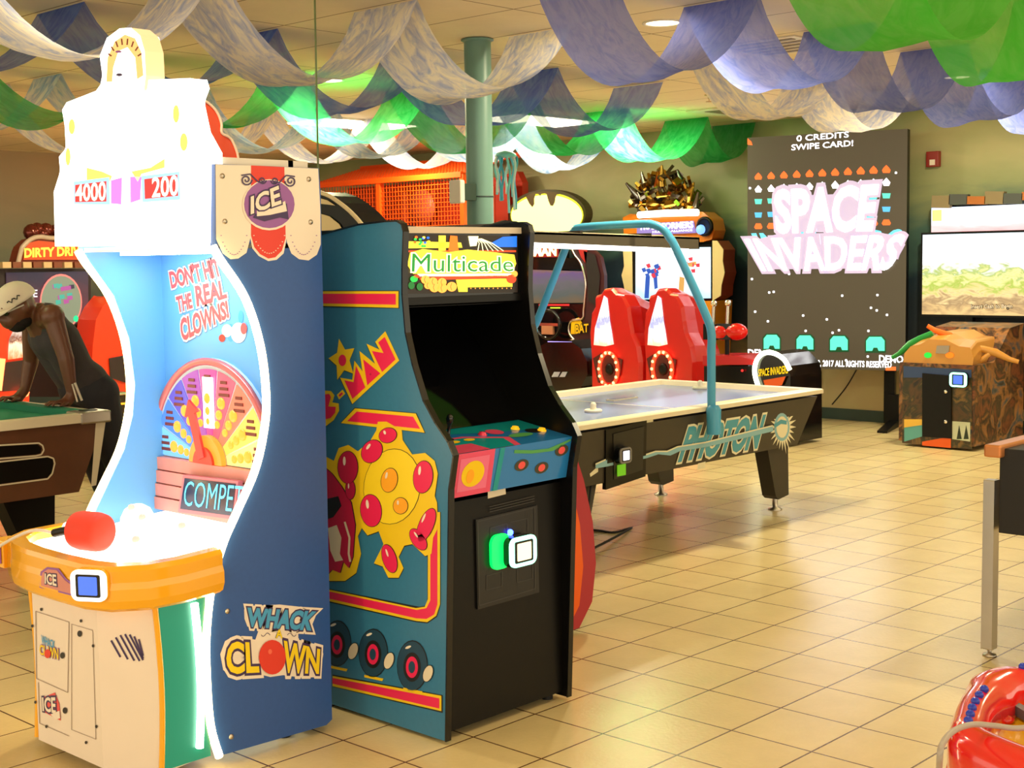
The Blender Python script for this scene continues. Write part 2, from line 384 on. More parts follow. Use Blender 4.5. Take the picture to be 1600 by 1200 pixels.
def streamer(y0, y1, k0, k1, fm, sag, label, shift=0, zt=CEIL-.004, seed=0, name='ceiling_streamer'):
    rr = random.Random(seed); m = MB(); m.nofix = True; NS, NW = 18, 6
    for k in range(k0, k1):
        xa = X0S+shift+DXS*k; xb = min(xa+DXS, 11.88); W_ = xb-xa; sg = sag*(1+rr.uniform(-.06, .06)); tw = rr.uniform(-.03, .03); vs = []
        for i in range(NS+1):
            t_ = i/NS; c_ = 4*t_*(1-t_)
            prof = c_**.85
            for j in range(NW+1):
                q = j/NW; e = (q-.5)
                z = zt-sg*prof*(1-.10*e*math.sin(k*2.1+seed))-.012*math.sin(q*9+k+seed)*c_
                vs.append((xa+W_*t_+.02*e*c_, y0+(y1-y0)*q+tw*c_, z))
        n = NW+1
        m.add(vs, [(i*n+j, i*n+j+1, (i+1)*n+j+1, (i+1)*n+j) for i in range(NS) for j in range(NW)], fm, True)
    o = m.build(name)
    return tag(o, label, 'streamer', 'fabric streamers swagged along the ceiling')
streamer(2.6, 3.2, 1, 4, F_lime, .47, 'bright green fabric streamer hanging nearest the camera at the upper right', seed=1)
streamer(4.02, 4.5, 1, 6, F_purple, .43, 'periwinkle blue streamer crossing the upper right in front of the downlight', seed=2)
streamer(5.3, 5.8, -2, 2, F_white, .45, 'marbled white streamer in large swags in front of the teal column', seed=3)
streamer(5.35, 5.8, 3, 5, F_white, .36, 'short pale marbled streamer above the top of the giant game screen', shift=.65, seed=13)
streamer(6.48, 6.97, -2, 4, F_blue, .40, 'dark royal blue streamer swagged just behind the marbled white one', seed=4)
streamer(7.78, 8.3, -2, 7, F_green, .43, 'green streamer running from the left edge to the giant game screen', seed=5)
streamer(8.95, 9.35, -1, 6, F_lblue, .44, 'light blue streamer hanging behind the green one near the column', seed=6)
streamer(9.7, 10.1, 0, 5, F_white, .46, 'white streamer glowing beside the light panel above the orange cage', seed=7)
# thin green cord hanging from the ceiling
a = PZ(CEIL).p(490, -60); cpts = [Pl((3.7, 4.9, 0), FW).p(491, -40), Pl((3.7, 4.9, 0), FW).p(493, 60), Pl((3.7, 4.9, 0), FW).p(495, 160), Pl((3.7, 4.9, 0), FW).p(497, 262), Pl((3.7, 4.9, 0), FW).p(499, 330)]
cpts[0] = V((cpts[0].x, cpts[0].y, CEIL-.002))
m = MB(); m.tube(cpts, .0045, flat('green_cord', 78, 92, 46)); tag(m.build('ceiling_rope'), 'thin olive green rope hanging from the ceiling beside the red lobed sign', 'rope')
# ================================================================== CLOWN MALLET MACHINE
YN, YFr = 3.60, 4.43
blueP = flat('blue_side_laminate', 40, 84, 160, .38, noise=.10, nscale=60)
blueL = flat('light_blue_inner_panel', 100, 170, 232, .35)
ledm = glow('warm_led_tube_glow', 255, 222, 150, 9)
wht = flat('print_white', 240, 228, 214); red_ = flat('print_red', 224, 58, 40); purp = flat('print_purple', 150, 92, 168)
dkp = flat('print_dark_violet', 62, 44, 92); yel = flat('print_yellow', 244, 214, 20); pbl = flat('print_sky_blue', 70, 160, 215); blk = flat('print_black', 24, 22, 24)
WH = thing('clown_mallet_machine', 'glowing white and blue clown whacking machine with yellow rim at front left', 'arcade machine', (2.5, 4.0, 0))
Wn = PY(YN)
near_px = [(347, 1180), (333, 1130), (327, 1050), (327, 985), (335, 915), (352, 850), (375, 797), (402, 735), (416, 675), (420, 620), (411, 540), (387, 465), (348, 405), (337, 385), (336, 256), (498, 263), (501, 300), (519, 1124), (510, 1133)]
npts = [Wn.p(x, y) for x, y in near_px]
for dy, nm in ((0, 'side_panel'), (YFr-YN-.03, 'side_panel')):
    m = MB(); m.slab([p+V((0, dy, 0)) for p in npts], (0, .03, 0), blueP if dy == 0 else blueL)
    sp_ = m.build(nm, WH, bevel=.002)
    m = MB(); path = []
    front = [p for p in npts[:14]]
    # smooth the strip path
    def cr(P, n=5):
        out = []
        for i in range(len(P)-1):
            p0 = P[max(i-1, 0)]; p1 = P[i]; p2 = P[i+1]; p3 = P[min(i+2, len(P)-1)]
            for k in range(n):
                t_ = k/n; out.append(.5*((2*p1)+(p2-p0)*t_+(2*p0-5*p1+4*p2-p3)*t_**2+(3*p1-p0-3*p2+p3)*t_**3))
        out.append(P[-1]); return out
    path = [p+V((-.014, dy+(.012 if dy else -.005), 0)) for p in cr(front)]
    m.tube(path, .013, ledm, 10); m.build('led_strip', sp_)
    if dy == 0: NEARP = sp_
# print on the near side panel
ar = Art(Wn.p)
def z6(u, v): return (320+u/3.4275, 850+v/3.4275)
ar.P([(336.5, 257), (391, 258.5), (391, 372), (385, 395), (372, 404), (360, 405), (348, 396), (337.5, 374)], wht)
ar.P([(391, 258.5), (445, 261), (448, 372), (443, 396), (432, 406), (419, 408), (404, 400), (394, 388), (391, 372)], wht)
ar.P([(392, 258.5), (444, 261), (446, 372), (440, 392), (430, 402), (419, 404), (406, 397), (397, 386), (392, 368)], red_, 2)
ar.P([(445, 261), (497, 263.5), (500.5, 330), (501, 382), (495, 398), (482, 407), (467, 405), (455, 396), (448, 378)], wht)
for a_, b_ in ((341, 389), (450, 498)):
    for k in range(15):
        t_ = k/14; x = a_+4+(b_-a_-8)*t_; y = 368+30*math.sin(PI*t_)**.7
        ar.P([(x-1, y-.6), (x+1, y-.6), (x+1, y+.6), (x-1, y+.6)], purp, 3)
for k in range(15):
    t_ = k/14; x = 396+48*t_; y = 368+28*math.sin(PI*t_)**.7
    ar.P([(x-1, y-.6), (x+1, y-.6), (x+1, y+.6), (x-1, y+.6)], wht, 4)
ar.E(420, 320, 42, 40, wht, 4); ar.E(420, 319, 39.5, 37.5, purp, 5)
def spiral(cx, cy, r, turns, d, ph=0):
    return [(cx+d*r*(1-i/22*.85)*math.cos(ph+turns*2*PI*i/22), cy+r*(1-i/22*.85)*math.sin(ph+turns*2*PI*i/22)) for i in range(23)]
for cx, d in ((384, 1), (409, 1), (428, -1), (453, -1)):
    r = 9 if cx in (384, 453) else 6
    ar.stroke(spiral(cx, 281+(cx-384)*.03, r, 1.6, d), 2.2, dkp, 6)
ar.stroke([(376, 274), (390, 272), (402, 284), (412, 286)], 2, dkp, 6); ar.stroke([(426, 286), (436, 285), (446, 274), (460, 276)], 2, dkp, 6)
ar.P([(398, 334), (447, 318), (450, 343), (436, 340), (412, 346), (394, 340)], dkp, 7)
ar.P([(400, 326), (412, 330), (444, 314), (447, 330), (420, 336), (400, 338)], wht, 8)
ar.T('ICE', [(391, 334), (437, 318), (433, 291), (391, 308)], wht, 9, .03, 0, [(dkp, .09)])
ar.P([z6(*q) for q in [(210, 350), (230, 332), (400, 324), (590, 345), (600, 370), (560, 468), (500, 472), (500, 512), (625, 545), (634, 590), (612, 712), (525, 716), (420, 702), (350, 712), (280, 694), (150, 707), (98, 675), (82, 590), (108, 520), (150, 495), (270, 512), (290, 455), (228, 442), (212, 400)]], wht, 1)
ar.T('WHACK', [z6(226, 437), z6(560, 458), z6(590, 366), z6(232, 345)], pbl, 3, .05, 0, [(wht, .20), (dkp, .11)])
ar.T('A', [z6(380, 500), z6(412, 503), z6(412, 458), z6(382, 455)], yel, 3, .03, 0, [(blk, .06)])
for cx, d in ((325, 1), (463, -1)): ar.stroke([z6(cx+d*(-25+u*2.4), 485+9*math.sin(u*.33)) for u in range(21)], .9, dkp, 3)
ar.T('CL', [z6(115, 690), z6(285, 682), z6(272, 532), z6(120, 528)], yel, 3, .035, 0, [(wht, .18), (dkp, .10)])
ar.T('WN', [z6(415, 682), z6(605, 690), z6(612, 568), z6(425, 525)], yel, 3, .035, 0, [(wht, .18), (dkp, .10)])
ar.E(*z6(358, 605), 21, 27, red_, 7)
ar.E(*z6(345, 575), 3, 4, flat('print_pale_red', 240, 110, 84), 8)
ar.build('side_print', NEARP)
for q in ((355, 955), (361, 1151), (347, 275), (482, 280), (351, 346), (485, 347)):
    MB().lathe([(.001, .0), (.009, 0), (.008, -.004), (.001, -.005)][::-1], Wn.p(*q), steel, 14, axis=(0, 1, 0)).build('bolt', NEARP)
# back wall with print, window wheel, wood front, display
XB = 2.80
m = MB(); m.box((XB, YN+.03, .03), (XB+.02, YFr-.03, 1.93), blueL); bk = m.build('back_panel', WH)
Wb = PX(XB); ar = Art(Wb.p)
def z5(u, v): return (240+u/6, 400+v/6)
shb = flat('print_shadow_blue', 70, 110, 170); prd = flat('print_soft_red', 232, 84, 84)
for s_, q in (("DON'T HIT", [z5(175, 300), z5(640, 180), z5(600, 20), z5(150, 150)]), ('THE', [z5(235, 525), z5(370, 480), z5(350, 350), z5(215, 390)]), ('REAL', [z5(415, 465), z5(690, 385), z5(665, 230), z5(395, 290)]), ('CLOWNS!', [z5(275, 795), z5(710, 570), z5(690, 420), z5(250, 600)])):
    ar.T(s_, q, prd, 2, .04, 0, [(shb, .13), (wht, .11)])
ar.E(*z5(645, 770), 5, 6, red_, 3); ar.E(*z5(690, 700), 8, 10, wht, 2); ar.E(*z5(725, 720), 6, 14, pbl, 1); ar.E(*z5(800, 720), 12, 16, wht, 3); ar.E(*z5(820, 570), 4, 10, pbl, 2); ar.E(*z5(850, 680), 5, 9, prd, 4)
ar.build('back_print', bk)
# wheel window
wc = Wb.p(338, 722); whl = MB()
Rw = (Wb.p(338, 560)-wc).length
frm = flat('pink_copper_rim', 206, 110, 110, .25, metal=.3)
def arcp(c, r, a0, a1, n=28, dx=0): return [V((c.x+dx, c.y-r*math.cos(a), c.z+r*math.sin(a))) for a in [a0+(a1-a0)*i/n for i in range(n+1)]]
m = MB(); base = arcp(wc, Rw, 0, PI); m.slab(base, (-.02, 0, 0), flat('wheel_backing', 200, 225, 245)); wheel = m.build('prize_wheel', WH)
cols = [(250, 236, 130), (244, 206, 90), (230, 120, 90), (220, 90, 110), (200, 70, 140), (160, 70, 165), (95, 80, 190), (80, 130, 225), (120, 190, 245)]
for k in range(9):
    a0 = PI*k/9+.015; a1 = PI*(k+1)/9-.015; cm = glow('wheel_wedge_%d_print' % k, *cols[k], .85)
    q = arcp(wc, Rw*.90, a0, a1, 6, -.021)+arcp(wc, Rw*.27, a1, a0, 6, -.021)
    m = MB(); m.slab(q, (-.003, 0, 0), cm)
    am = (a0+a1)/2
    m.build('wheel_wedge', wheel)
    m = MB(); orb = glow('amber_bulb_glow', 255, 160, 50, 1.1)
    for rr_, s_ in ((.62, .022), (.50, .018), (.40, .015)):
        p = arcp(wc, Rw*rr_, am, am, 1, -.026)[0]; m.ball(p, s_, orb, 10, (.5, 1, 1))
    q = arcp(wc, Rw*.77, am, am, 1, -.026)[0]
    for j in range(3): m.frame(q+V((0, 0, .022*(j-1))), (0, 1, 0), (0, 0, 1), (1, 0, 0), .06-.012*j, .011, .004, flat('wheel_tag_print', 120, 50, 40))
    m.build('wheel_bulb', wheel)
m = MB(); m.tube([p+V((-.02, 0, 0)) for p in arcp(wc, Rw*.97, -.02, PI+.02, 40)], .014, frm); m.build('wheel_rim', wheel)
m = MB(); m.slab(arcp(wc, Rw*.27, 0, PI, 18, -.028), (-.02, 0, 0), glow('wheel_hub_orange', 250, 160, 50, .7)); m.slab(arcp(wc, Rw*.16, 0, PI, 18, -.049), (-.01, 0, 0), flat('hub_red', 205, 60, 40)); m.build('wheel_hub', wheel)
d_ = V((0, Rw*.18, Rw*.55)); n_ = V((0, -d_.z, d_.y)).normalized()
c0 = wc+V((-.055, .0, .02))
m = MB(); m.slab([c0+n_*.02, c0-n_*.02, c0+d_*.75-n_*.02, c0+d_*.75-n_*.045, c0+d_+n_*0, c0+d_*.75+n_*.045, c0+d_*.75+n_*.02], (-.01, 0, 0), glow('pointer_red', 225, 60, 50, .5)); m.build('wheel_pointer', wheel)
m = MB(); m.box((XB-.03, 4.06, 1.02), (XB-.026, 4.12, 1.20), glow('window_reflection_glow', 255, 255, 240, 3)); m.build('painted_reflection', wheel)  # glowing strip imitates a bright reflection in the wheel window
wd = flat('pink_wood_plank', 214, 140, 130, .5, noise=.12, nscale=14)
m = MB()
zt = wc.z; zb = .70
for k in range(4):
    a_ = zb+(zt-zb)*k/4; m.box((XB-.05-.006*(3-k), YN+.03, a_+.002), (XB, YFr-.03, zb+(zt-zb)*(k+1)/4-.002), wd)
wp = m.build('plank_front', WH)
m = MB()
Wd = PX(XB-.08); q = [(286, 742), (372, 752), (366, 812), (278, 800)]
m.slab([Wd.p(x, y) for x, y in q], (.02, 0, 0), flat('display_frame_pink', 196, 110, 120)); dp = m.build('score_display', WH)
ar = Art(Wd.p, .0008); ar.P([(289, 747), (369, 756), (363, 806), (282, 795)], flat('display_dark', 28, 24, 58, .2), 2)
cyan = glow('cyan_led_glow', 90, 225, 255, 1.3)
ar.T('COMPET', [(287, 790), (378, 802), (383, 759), (291, 751)], cyan, 4, -.008)
ar.build('display_text', dp)
# header sign
hd = glow('header_white_glow', 255, 250, 236, 2.6)
XH = 2.475; Wh = PX(XH)
hp = [(86, 385), (84, 300), (94, 268), (92, 245), (103, 232), (101, 195), (97, 172), (104, 160), (150, 142), (160, 128), (298, 122), (302, 136), (294, 158), (304, 205), (322, 238), (324, 385)]
m = MB(); m.slab([Wh.p(x, y) for x, y in hp], (.06, 0, 0), hd); hdr = m.build('header_sign', WH, bevel=.012)
kp = [(160, 142), (165, 118), (161, 88), (172, 60), (192, 45), (210, 44), (224, 56), (231, 80), (233, 118), (230, 142)]
peach = glow('peach_plastic_glow', 255, 214, 150, .75)
m = MB(); m.slab([Wh.p(x, y)+V((-.012, 0, 0)) for x, y in kp], (.07, 0, 0), hd, edge=peach); kn = m.build('header_crest', WH, bevel=.01)
ar = Art(PX(XH-.012).p, .001)
ar.P([(167, 128), (169, 90), (180, 65), (196, 54), (212, 60), (222, 82), (225, 118), (215, 124), (212, 90), (200, 74), (186, 80), (178, 105), (176, 128)], glow('crest_amber', 255, 190, 110, .8), 2)
for i in range(8):
    a_ = PI*(.12+.76*i/7); ar.stroke([(196-22*math.cos(a_), 98-28*math.sin(a_)), (196-28*math.cos(a_), 98-38*math.sin(a_))], 2.4, flat('crest_brown', 130, 62, 40), 3)
ar.E(187, 81, 5, 2, purp, 4); ar.E(188, 117, 5, 2.4, dkp, 4)
ar.build('crest_print', kn)
ar = Art(Wh.p, .001)
py_ = glow('header_yellow_glow', 255, 240, 90, 1.1); pb_ = glow('header_sky_glow', 150, 205, 255, 1.0); pv = glow('header_violet_glow', 214, 120, 240, .9)
sr = glow('score_red', 214, 40, 40, .8); dig = glow('digit_cream_glow', 255, 246, 214, 1.5)
ar.P([(136, 262), (160, 268), (176, 275), (172, 285), (136, 283)], py_, 2); ar.P([(258, 248), (258, 262), (222, 272), (216, 284), (206, 268), (236, 262)], py_, 2)
ar.E(276, 178, 5, 14, py_, 2); ar.E(113, 198, 5, 12, py_, 2); ar.E(288, 222, 6, 14, py_, 2); ar.E(107, 245, 4, 14, py_, 2)
ar.P([(174, 282), (196, 276), (222, 276), (220, 312), (196, 320), (174, 318)], pv, 2); ar.P([(192, 270), (204, 270), (205, 318), (191, 320)], hd, 3)
ar.P([(116, 284), (172, 277), (173, 320), (117, 319)], pb_, 3); ar.P([(119, 289), (168, 283), (168, 315), (119, 316)], sr, 4)
ar.P([(222, 275), (282, 268), (283, 312), (224, 316)], pb_, 3); ar.P([(227, 280), (279, 273), (280, 306), (228, 311)], sr, 4)
ar.T('4000', [(120, 314), (167, 313), (167, 284), (120, 289)], dig, 5, .02); ar.T('200', [(240, 308), (280, 305), (280, 274), (240, 278)], dig, 5, .02)
for pts in ([(150, 198), (170, 190), (185, 188), (200, 176), (212, 182)], [(218, 180), (230, 184), (243, 180)], [(214, 158), (226, 152)]): ar.stroke(pts, 3, glow('header_grey_line', 210, 230, 235, .95), 2)
ar.build('score_panel', hdr)
m = MB(); m.box((2.49, YN, 1.645), (2.88, YFr, 1.66), flat('header_floor', 225, 232, 240)); m.box((2.49, YN+.03, 1.90), (2.88, YFr-.03, 1.93), white_p); m.build('header_box', WH)
m = MB(); m.box((2.56, 3.75, 1.632), (2.66, 4.28, 1.644), glow('inner_lamp_glow', 235, 248, 255, 14)); m.build('interior_lamp', WH)
# base cabinet, rim and playing deck
cream = flat('cream_white_cabinet', 236, 222, 208, .35, noise=.03)
teal = glow('teal_lit_panel', 20, 150, 112, .45)
plan = [(2.225, YN), (2.13, 3.78), (2.126, 4.18), (2.20, 4.32), (2.80, YFr-.035), (2.80, YN+.035), (2.42, YN+.035), (2.40, YN)]
m = MB(); m.slab([(x, y, .04) for x, y in plan[:4]]+[(2.42, 4.36, .04), (2.42, YN+.03, .04)], (0, 0, .54), cream); base = m.build('base_cabinet', WH)
m = MB(); m.box((2.235, YN-.004, .05), (2.40, YN+.0, .57), teal)
m.build('lit_side_panel', base)
m = MB(); m.tube([(2.355+.012*math.sin(t_*.35), YN-.012, .09+.46*t_/9) for t_ in range(10)], .012, glow('cool_white_led_glow', 235, 255, 235, 7)); m.build('led_strip', base)
ym = flat('yellow_gelcoat', 246, 176, 24, .22, coat=.6)
for xx, yy in ((2.225, YN-.004), (2.135, 4.20)):
    m = MB(); m.tube([(xx-.004+.012*math.sin(k*.4), yy, .045+.52*k/8) for k in range(9)], .009, ym); m.build('edge_trim', base)
pf = quadmap((2.124, 4.23, .04), (2.129, 3.79, .04), (2.129, 3.79, .57), (2.124, 4.23, .57))
FX = Pl((2.124, 4.23, 0), V((2.129-2.124, 3.79-4.23, 0)).cross(V((0, 0, 1))))
ar = Art(FX.p, .0008); ln = flat('panel_gap_shadow_line', 150, 132, 122)
ar.stroke([(56, 955), (57, 1060), (106, 1082), (108, 972), (56, 955)], 1, ln, 1); ar.stroke([(60, 1066), (62, 1130), (108, 1150)], 1, ln, 1); ar.stroke([(112, 975), (145, 985), (150, 1155), (112, 1140), (112, 975)], .8, ln, 1)
for q in ((65, 952), (51, 978), (127, 970), (146, 1009), (56, 1097), (73, 1135), (151, 1135), (135, 1160)): ar.E(*q, 2.0, 2.6, blk, 2, 10)
for q in ((98, 1024), (125, 990), (102, 1110)): ar.E(*q, 3.6, 5, blk, 2, 14)
ar.T('WHACK', [(66, 1006), (86, 1013), (86, 1002), (65, 992)], pbl, 2, .03); ar.T('CL WN', [(63, 1022), (92, 1030), (92, 1014), (63, 1007)], yel, 2, .03, 0, [(purp, .08)]); ar.E(76, 1021, 5, 7, red_, 5)
ar.P([(66, 1090), (86, 1082), (93, 1100), (95, 1126), (68, 1112)], prd, 1); ar.T('ICE', [(68, 1110), (88, 1114), (87, 1090), (67, 1090)], wht, 2, .03, 0, [(dkp, .12)]); ar.P([(80, 1116), (94, 1110), (95, 1122), (88, 1124)], wht, 3)
ar.build('door_print', base)
FG = Pl((2.225, YN, 0), V((2.13-2.225, 3.78-YN, 0)).cross(V((0, 0, 1)))); ar = Art(FG.p, .0008)
for k in range(7):
    x = 174+7.2*k; y = 1000-4*k if k < 4 else 988+1.2*(k-4)**2*1.5
    y = 1003-9*math.sin(PI*(k+.8)/8)*1.6; ln_ = 18+26*math.sin(PI*(k+1)/8)
    ar.stroke([(x, y+2), (min(x+ln_*.52, 224), y+ln_)], 3.0, dkp, 2)
ar.build('speaker_grille', base)
rim = [(2.46, 3.575), (2.30, 3.545), (2.18, 3.555), (2.09, 3.62), (2.055, 3.72), (2.05, 3.9), (2.052, 4.06), (2.068, 4.19), (2.11, 4.31), (2.21, 4.39), (2.46, 4.42)]
inn = [(2.46, 3.63), (2.30, 3.60), (2.20, 3.61), (2.14, 3.66), (2.115, 3.74), (2.105, 3.9), (2.107, 4.05), (2.122, 4.17), (2.155, 4.26), (2.235, 4.34), (2.46, 4.37)]
m = MB(); n = len(rim); rings = []
def sc2(P, f, z): return [(2.3+(x-2.3)*f, 4.01+(y-4.01)*f, z) for x, y in P]
secs = [sc2(rim, .955, .565), sc2(rim, .985, .575), sc2(rim, 1.0, .60), sc2(rim, 1.0, .635), sc2(rim, .988, .655), sc2(rim, .992, .69), sc2(rim, .975, .705), sc2(inn, 1.0, .705), sc2(inn, .99, .695), sc2(inn, .99, .565)]
for a_ in range(len(secs)-1):
    m.add(secs[a_]+secs[a_+1], [(i, i+1, i+1+n, i+n) for i in range(n-1)], ym, True)
for e in (0, n-1): m.add([s_[e] for s_ in secs], [tuple(range(len(secs)))], ym)
rimo = m.build('yellow_rim', WH)
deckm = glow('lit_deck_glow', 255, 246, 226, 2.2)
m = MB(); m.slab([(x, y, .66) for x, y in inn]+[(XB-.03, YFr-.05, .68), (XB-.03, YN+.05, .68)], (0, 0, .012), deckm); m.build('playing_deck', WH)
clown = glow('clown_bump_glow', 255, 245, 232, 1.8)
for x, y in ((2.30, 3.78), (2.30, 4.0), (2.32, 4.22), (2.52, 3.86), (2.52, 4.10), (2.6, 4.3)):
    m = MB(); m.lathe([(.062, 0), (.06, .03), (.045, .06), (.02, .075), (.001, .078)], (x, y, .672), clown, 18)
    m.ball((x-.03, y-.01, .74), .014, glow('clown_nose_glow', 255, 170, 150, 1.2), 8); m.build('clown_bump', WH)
FR = Pl((2.05, 4.0, 0), (1, 0, 0)); ar = Art(PX(2.052).p, .001)
ar.P([(62, 908), (64, 893), (74, 886), (92, 888), (104, 904), (118, 914), (118, 932), (62, 918)], purp, 1); ar.P([(65, 907), (67, 895), (76, 889), (90, 891), (102, 906), (116, 917), (116, 929), (65, 915)], wd, 2)
ar.T('ICE', [(72, 911), (90, 915), (89, 898), (72, 896)], wht, 3, .03, 0, [(dkp, .10)]); ar.build('rim_print', rimo)
cc = PX(2.075).p(148, 911); az = V((-.86, -.5, 0)).normalized(); ax = V((.5, -.86, 0)).normalized()
card_reader(WH, cc, ax, V((0, 0, 1)), az, (.118, .096), glow('white_reader_glow', 255, 245, 238, 1.4), glow('blue_screen_glow', 70, 110, 225, .9), body=ym)
for xx, yy in ((2.25, 3.68), (2.25, 4.22), (2.75, 3.68), (2.75, 4.35)): MB().cyl((xx, yy, 0), (xx, yy, .04), .022, rubber, 14).build('levelling_foot', WH)
m = MB(); m.box((2.10, 4.315, .60), (2.17, 4.40, .69), ym); m.box((2.094, 4.325, .615), (2.0995, 4.39, .675), purp); m.build('mallet_holder', WH, bevel=.01)
# mallet
hc = Pl((2.17, 3.80, 0), FW).p(141, 834); hc.z = .705+.062
ax = V((.24, -.97, 0)).normalized()
t = thing('foam_mallet', 'red foam mallet with black handle lying on the yellow rim', 'mallet', (hc.x, hc.y, .705))
rf = flat('red_foam', 232, 66, 48, .7, bump=.15)
m = MB(); m.lathe([(.001, -.066), (.045, -.064), (.058, -.052), (.062, -.03), (.062, .03), (.058, .052), (.045, .064), (.001, .066)], hc, rf, 28, axis=ax); m.build('foam_head', t)
m = MB(); m.tube([hc-ax*.06, hc-ax*.12+V((0, .0, -.01)), hc-ax*.16+V((0, 0, -.02))], .014, black); m.build('handle', t)
a = hc-ax*.155+V((0, 0, -.02))
m = MB(); m.tube(cr([a, a+V((-.06, .05, .01)), V((2.03, a.y+.2, .68)), V((2.03, a.y+.26, .60)), V((2.06, a.y+.30, .55)), V((2.09, a.y+.31, .575))], 6), .005, flat('clear_cable', 220, 210, 200, .3)); m.build('tether_cable', t)
# ================================================================== MULTI-GAME UPRIGHT CABINET
MX0, MX1 = 3.05, 3.68
MC = thing('upright_arcade_cabinet', 'upright arcade cabinet with teal side art, lit Multicade marquee and black front', 'arcade machine', ((MX0+MX1)/2, 3.6, 0))
tealP = flat('teal_blue_side_laminate', 50, 118, 160, .35, noise=.08, nscale=60)
Pm = PX(MX0)
prof_px = [(697, 1160), (702, 765), (709, 712), (700, 690), (680, 660), (662, 626), (645, 570), (634, 520), (629, 460), (629, 420), (631, 362), (628, 350), (620, 345), (600, 346), (560, 351), (503, 366)]
prof = [(Pm.p(x, y).y, Pm.p(x, y).z) for x, y in prof_px]
prof[0] = (prof[0][0], .012)
prof += [(4.0, 1.66), (4.03, 1.60), (4.03, .012)]
tmold = flat('black_t_molding', 14, 14, 14, .25)
for x0, nm in ((MX0, 'side_panel'), (MX1-.018, 'side_panel')):
    m = MB(); m.slab([(x0, y, z) for y, z in prof], (.018, 0, 0), tealP if x0 == MX0 else black)
    sp_ = m.build(nm, MC)
    if x0 == MX0: MSIDE = sp_
    m = MB(); pp = [V((x0+.009, y, z)) for y, z in prof[:16]]
    for i in range(len(pp)-1):
        a, b = pp[i], pp[i+1]; m.frame((a+b)/2, (1, 0, 0), (b-a).normalized(), V((1, 0, 0)).cross((b-a).normalized()), .024, (b-a).length+.002, .006, tmold)
    m.build('edge_trim', sp_)
ar = Art(Pm.p)
pk = flat('print_hot_pink', 232, 28, 88); yl = flat('print_chrome_yellow', 240, 202, 10); mg = flat('print_magenta', 190, 20, 70); dkt = flat('print_deep_teal', 26, 66, 92); crm = flat('print_cream', 226, 214, 190)
ar.P([(503, 454), (624, 454), (624, 482), (503, 480)], blk, 1); ar.P([(503, 455), (623, 455), (623, 481), (503, 478)], yl, 2); ar.P([(503, 459), (619, 459), (619, 476), (503, 474)], pk, 3)
def z4(u, v): return (500+u/6, 500+v/6)
man = [(190, 540), (305, 560), (325, 380), (400, 480), (372, 290), (518, 410), (438, 222), (560, 278), (520, 205), (615, 105), (745, 380), (305, 788)]
ar.P([z4(u-4, v+6) for u, v in man], blk, 1); ar.P([z4(*q) for q in man], yl, 2)
for L_ in ([(232, 565), (318, 582), (342, 430), (385, 520), (428, 632), (308, 740)], [(408, 368), (570, 500), (446, 612)], [(490, 290), (600, 310), (550, 210), (610, 158), (712, 370), (585, 487)]): ar.P([z4(*q) for q in L_], pk, 3)
ar.E(*z4(478, 508), 1.4, 1.8, mg, 4)
cc_ = [(30, 660), (105, 665), (138, 705), (118, 772), (178, 782), (182, 850), (130, 940), (30, 1015)]
ar.P([z4(u-3, v+5) for u, v in cc_], blk, 1); ar.P([z4(*q) for q in cc_], yl, 2); ar.P([z4(*q) for q in [(30, 700), (90, 692), (106, 722), (82, 810), (152, 814), (146, 868), (104, 918), (30, 935)]], pk, 3)
ar.P([z4(*q) for q in [(160, 702), (215, 652), (240, 690), (182, 746)]], yl, 2); ar.P([z4(*q) for q in [(178, 704), (210, 675), (220, 692), (190, 720)]], pk, 3)
st = []
for i in range(10):
    a_ = PI*.5+i*PI/5+.25; r = 1.0 if i % 2 == 0 else .5; st.append((536+22*r*math.cos(a_), 562-34*r*math.sin(a_)))
ar.P([(x-.8, y+1) for x, y in st], blk, 1); ar.P(st, yl, 4); ar.E(536, 563, 6, 9, pk, 5)
rb = [(533, 661), (555, 638), (650, 646), (664, 676)]
ar.P([(x*1.0+((x-600)*.02), y+((y-657)*.06)) for x, y in rb], blk, 1); ar.P(rb, yl, 2); ar.P([(543, 658), (558, 643), (646, 651), (657, 670)], pk, 3)
# border band
bo = [(505, 933), (512, 935), (640, 965), (655, 966), (667, 960), (672, 945), (672, 800), (688, 800), (688, 950), (682, 966), (668, 974), (650, 973), (505, 938)]
ar.P([(505, 918), (655, 948), (666, 946), (668, 934), (668, 800), (689, 800), (689, 944), (683, 964), (668, 974), (650, 972), (505, 939)], blk, 1)
ar.P([(505, 919), (650, 950), (664, 948), (669, 936), (669, 800), (688, 800), (688, 944), (682, 962), (668, 972), (650, 970), (505, 937)], yl, 2)
ar.P([(505, 922), (652, 953), (667, 950), (673, 938), (673, 800), (684, 800), (684, 944), (679, 960), (667, 967), (651, 966), (505, 933)], pk, 3)
lo = [(520, 1060), (690, 1089), (690, 1112), (520, 1071)]
ar.P([(520, 1054), (692, 1086), (692, 1114), (520, 1073)], blk, 1); ar.P([(520, 1056), (690, 1087), (690, 1111), (520, 1072)], yl, 2); ar.P([(520, 1059), (687, 1091), (687, 1107), (520, 1068)], pk, 3)
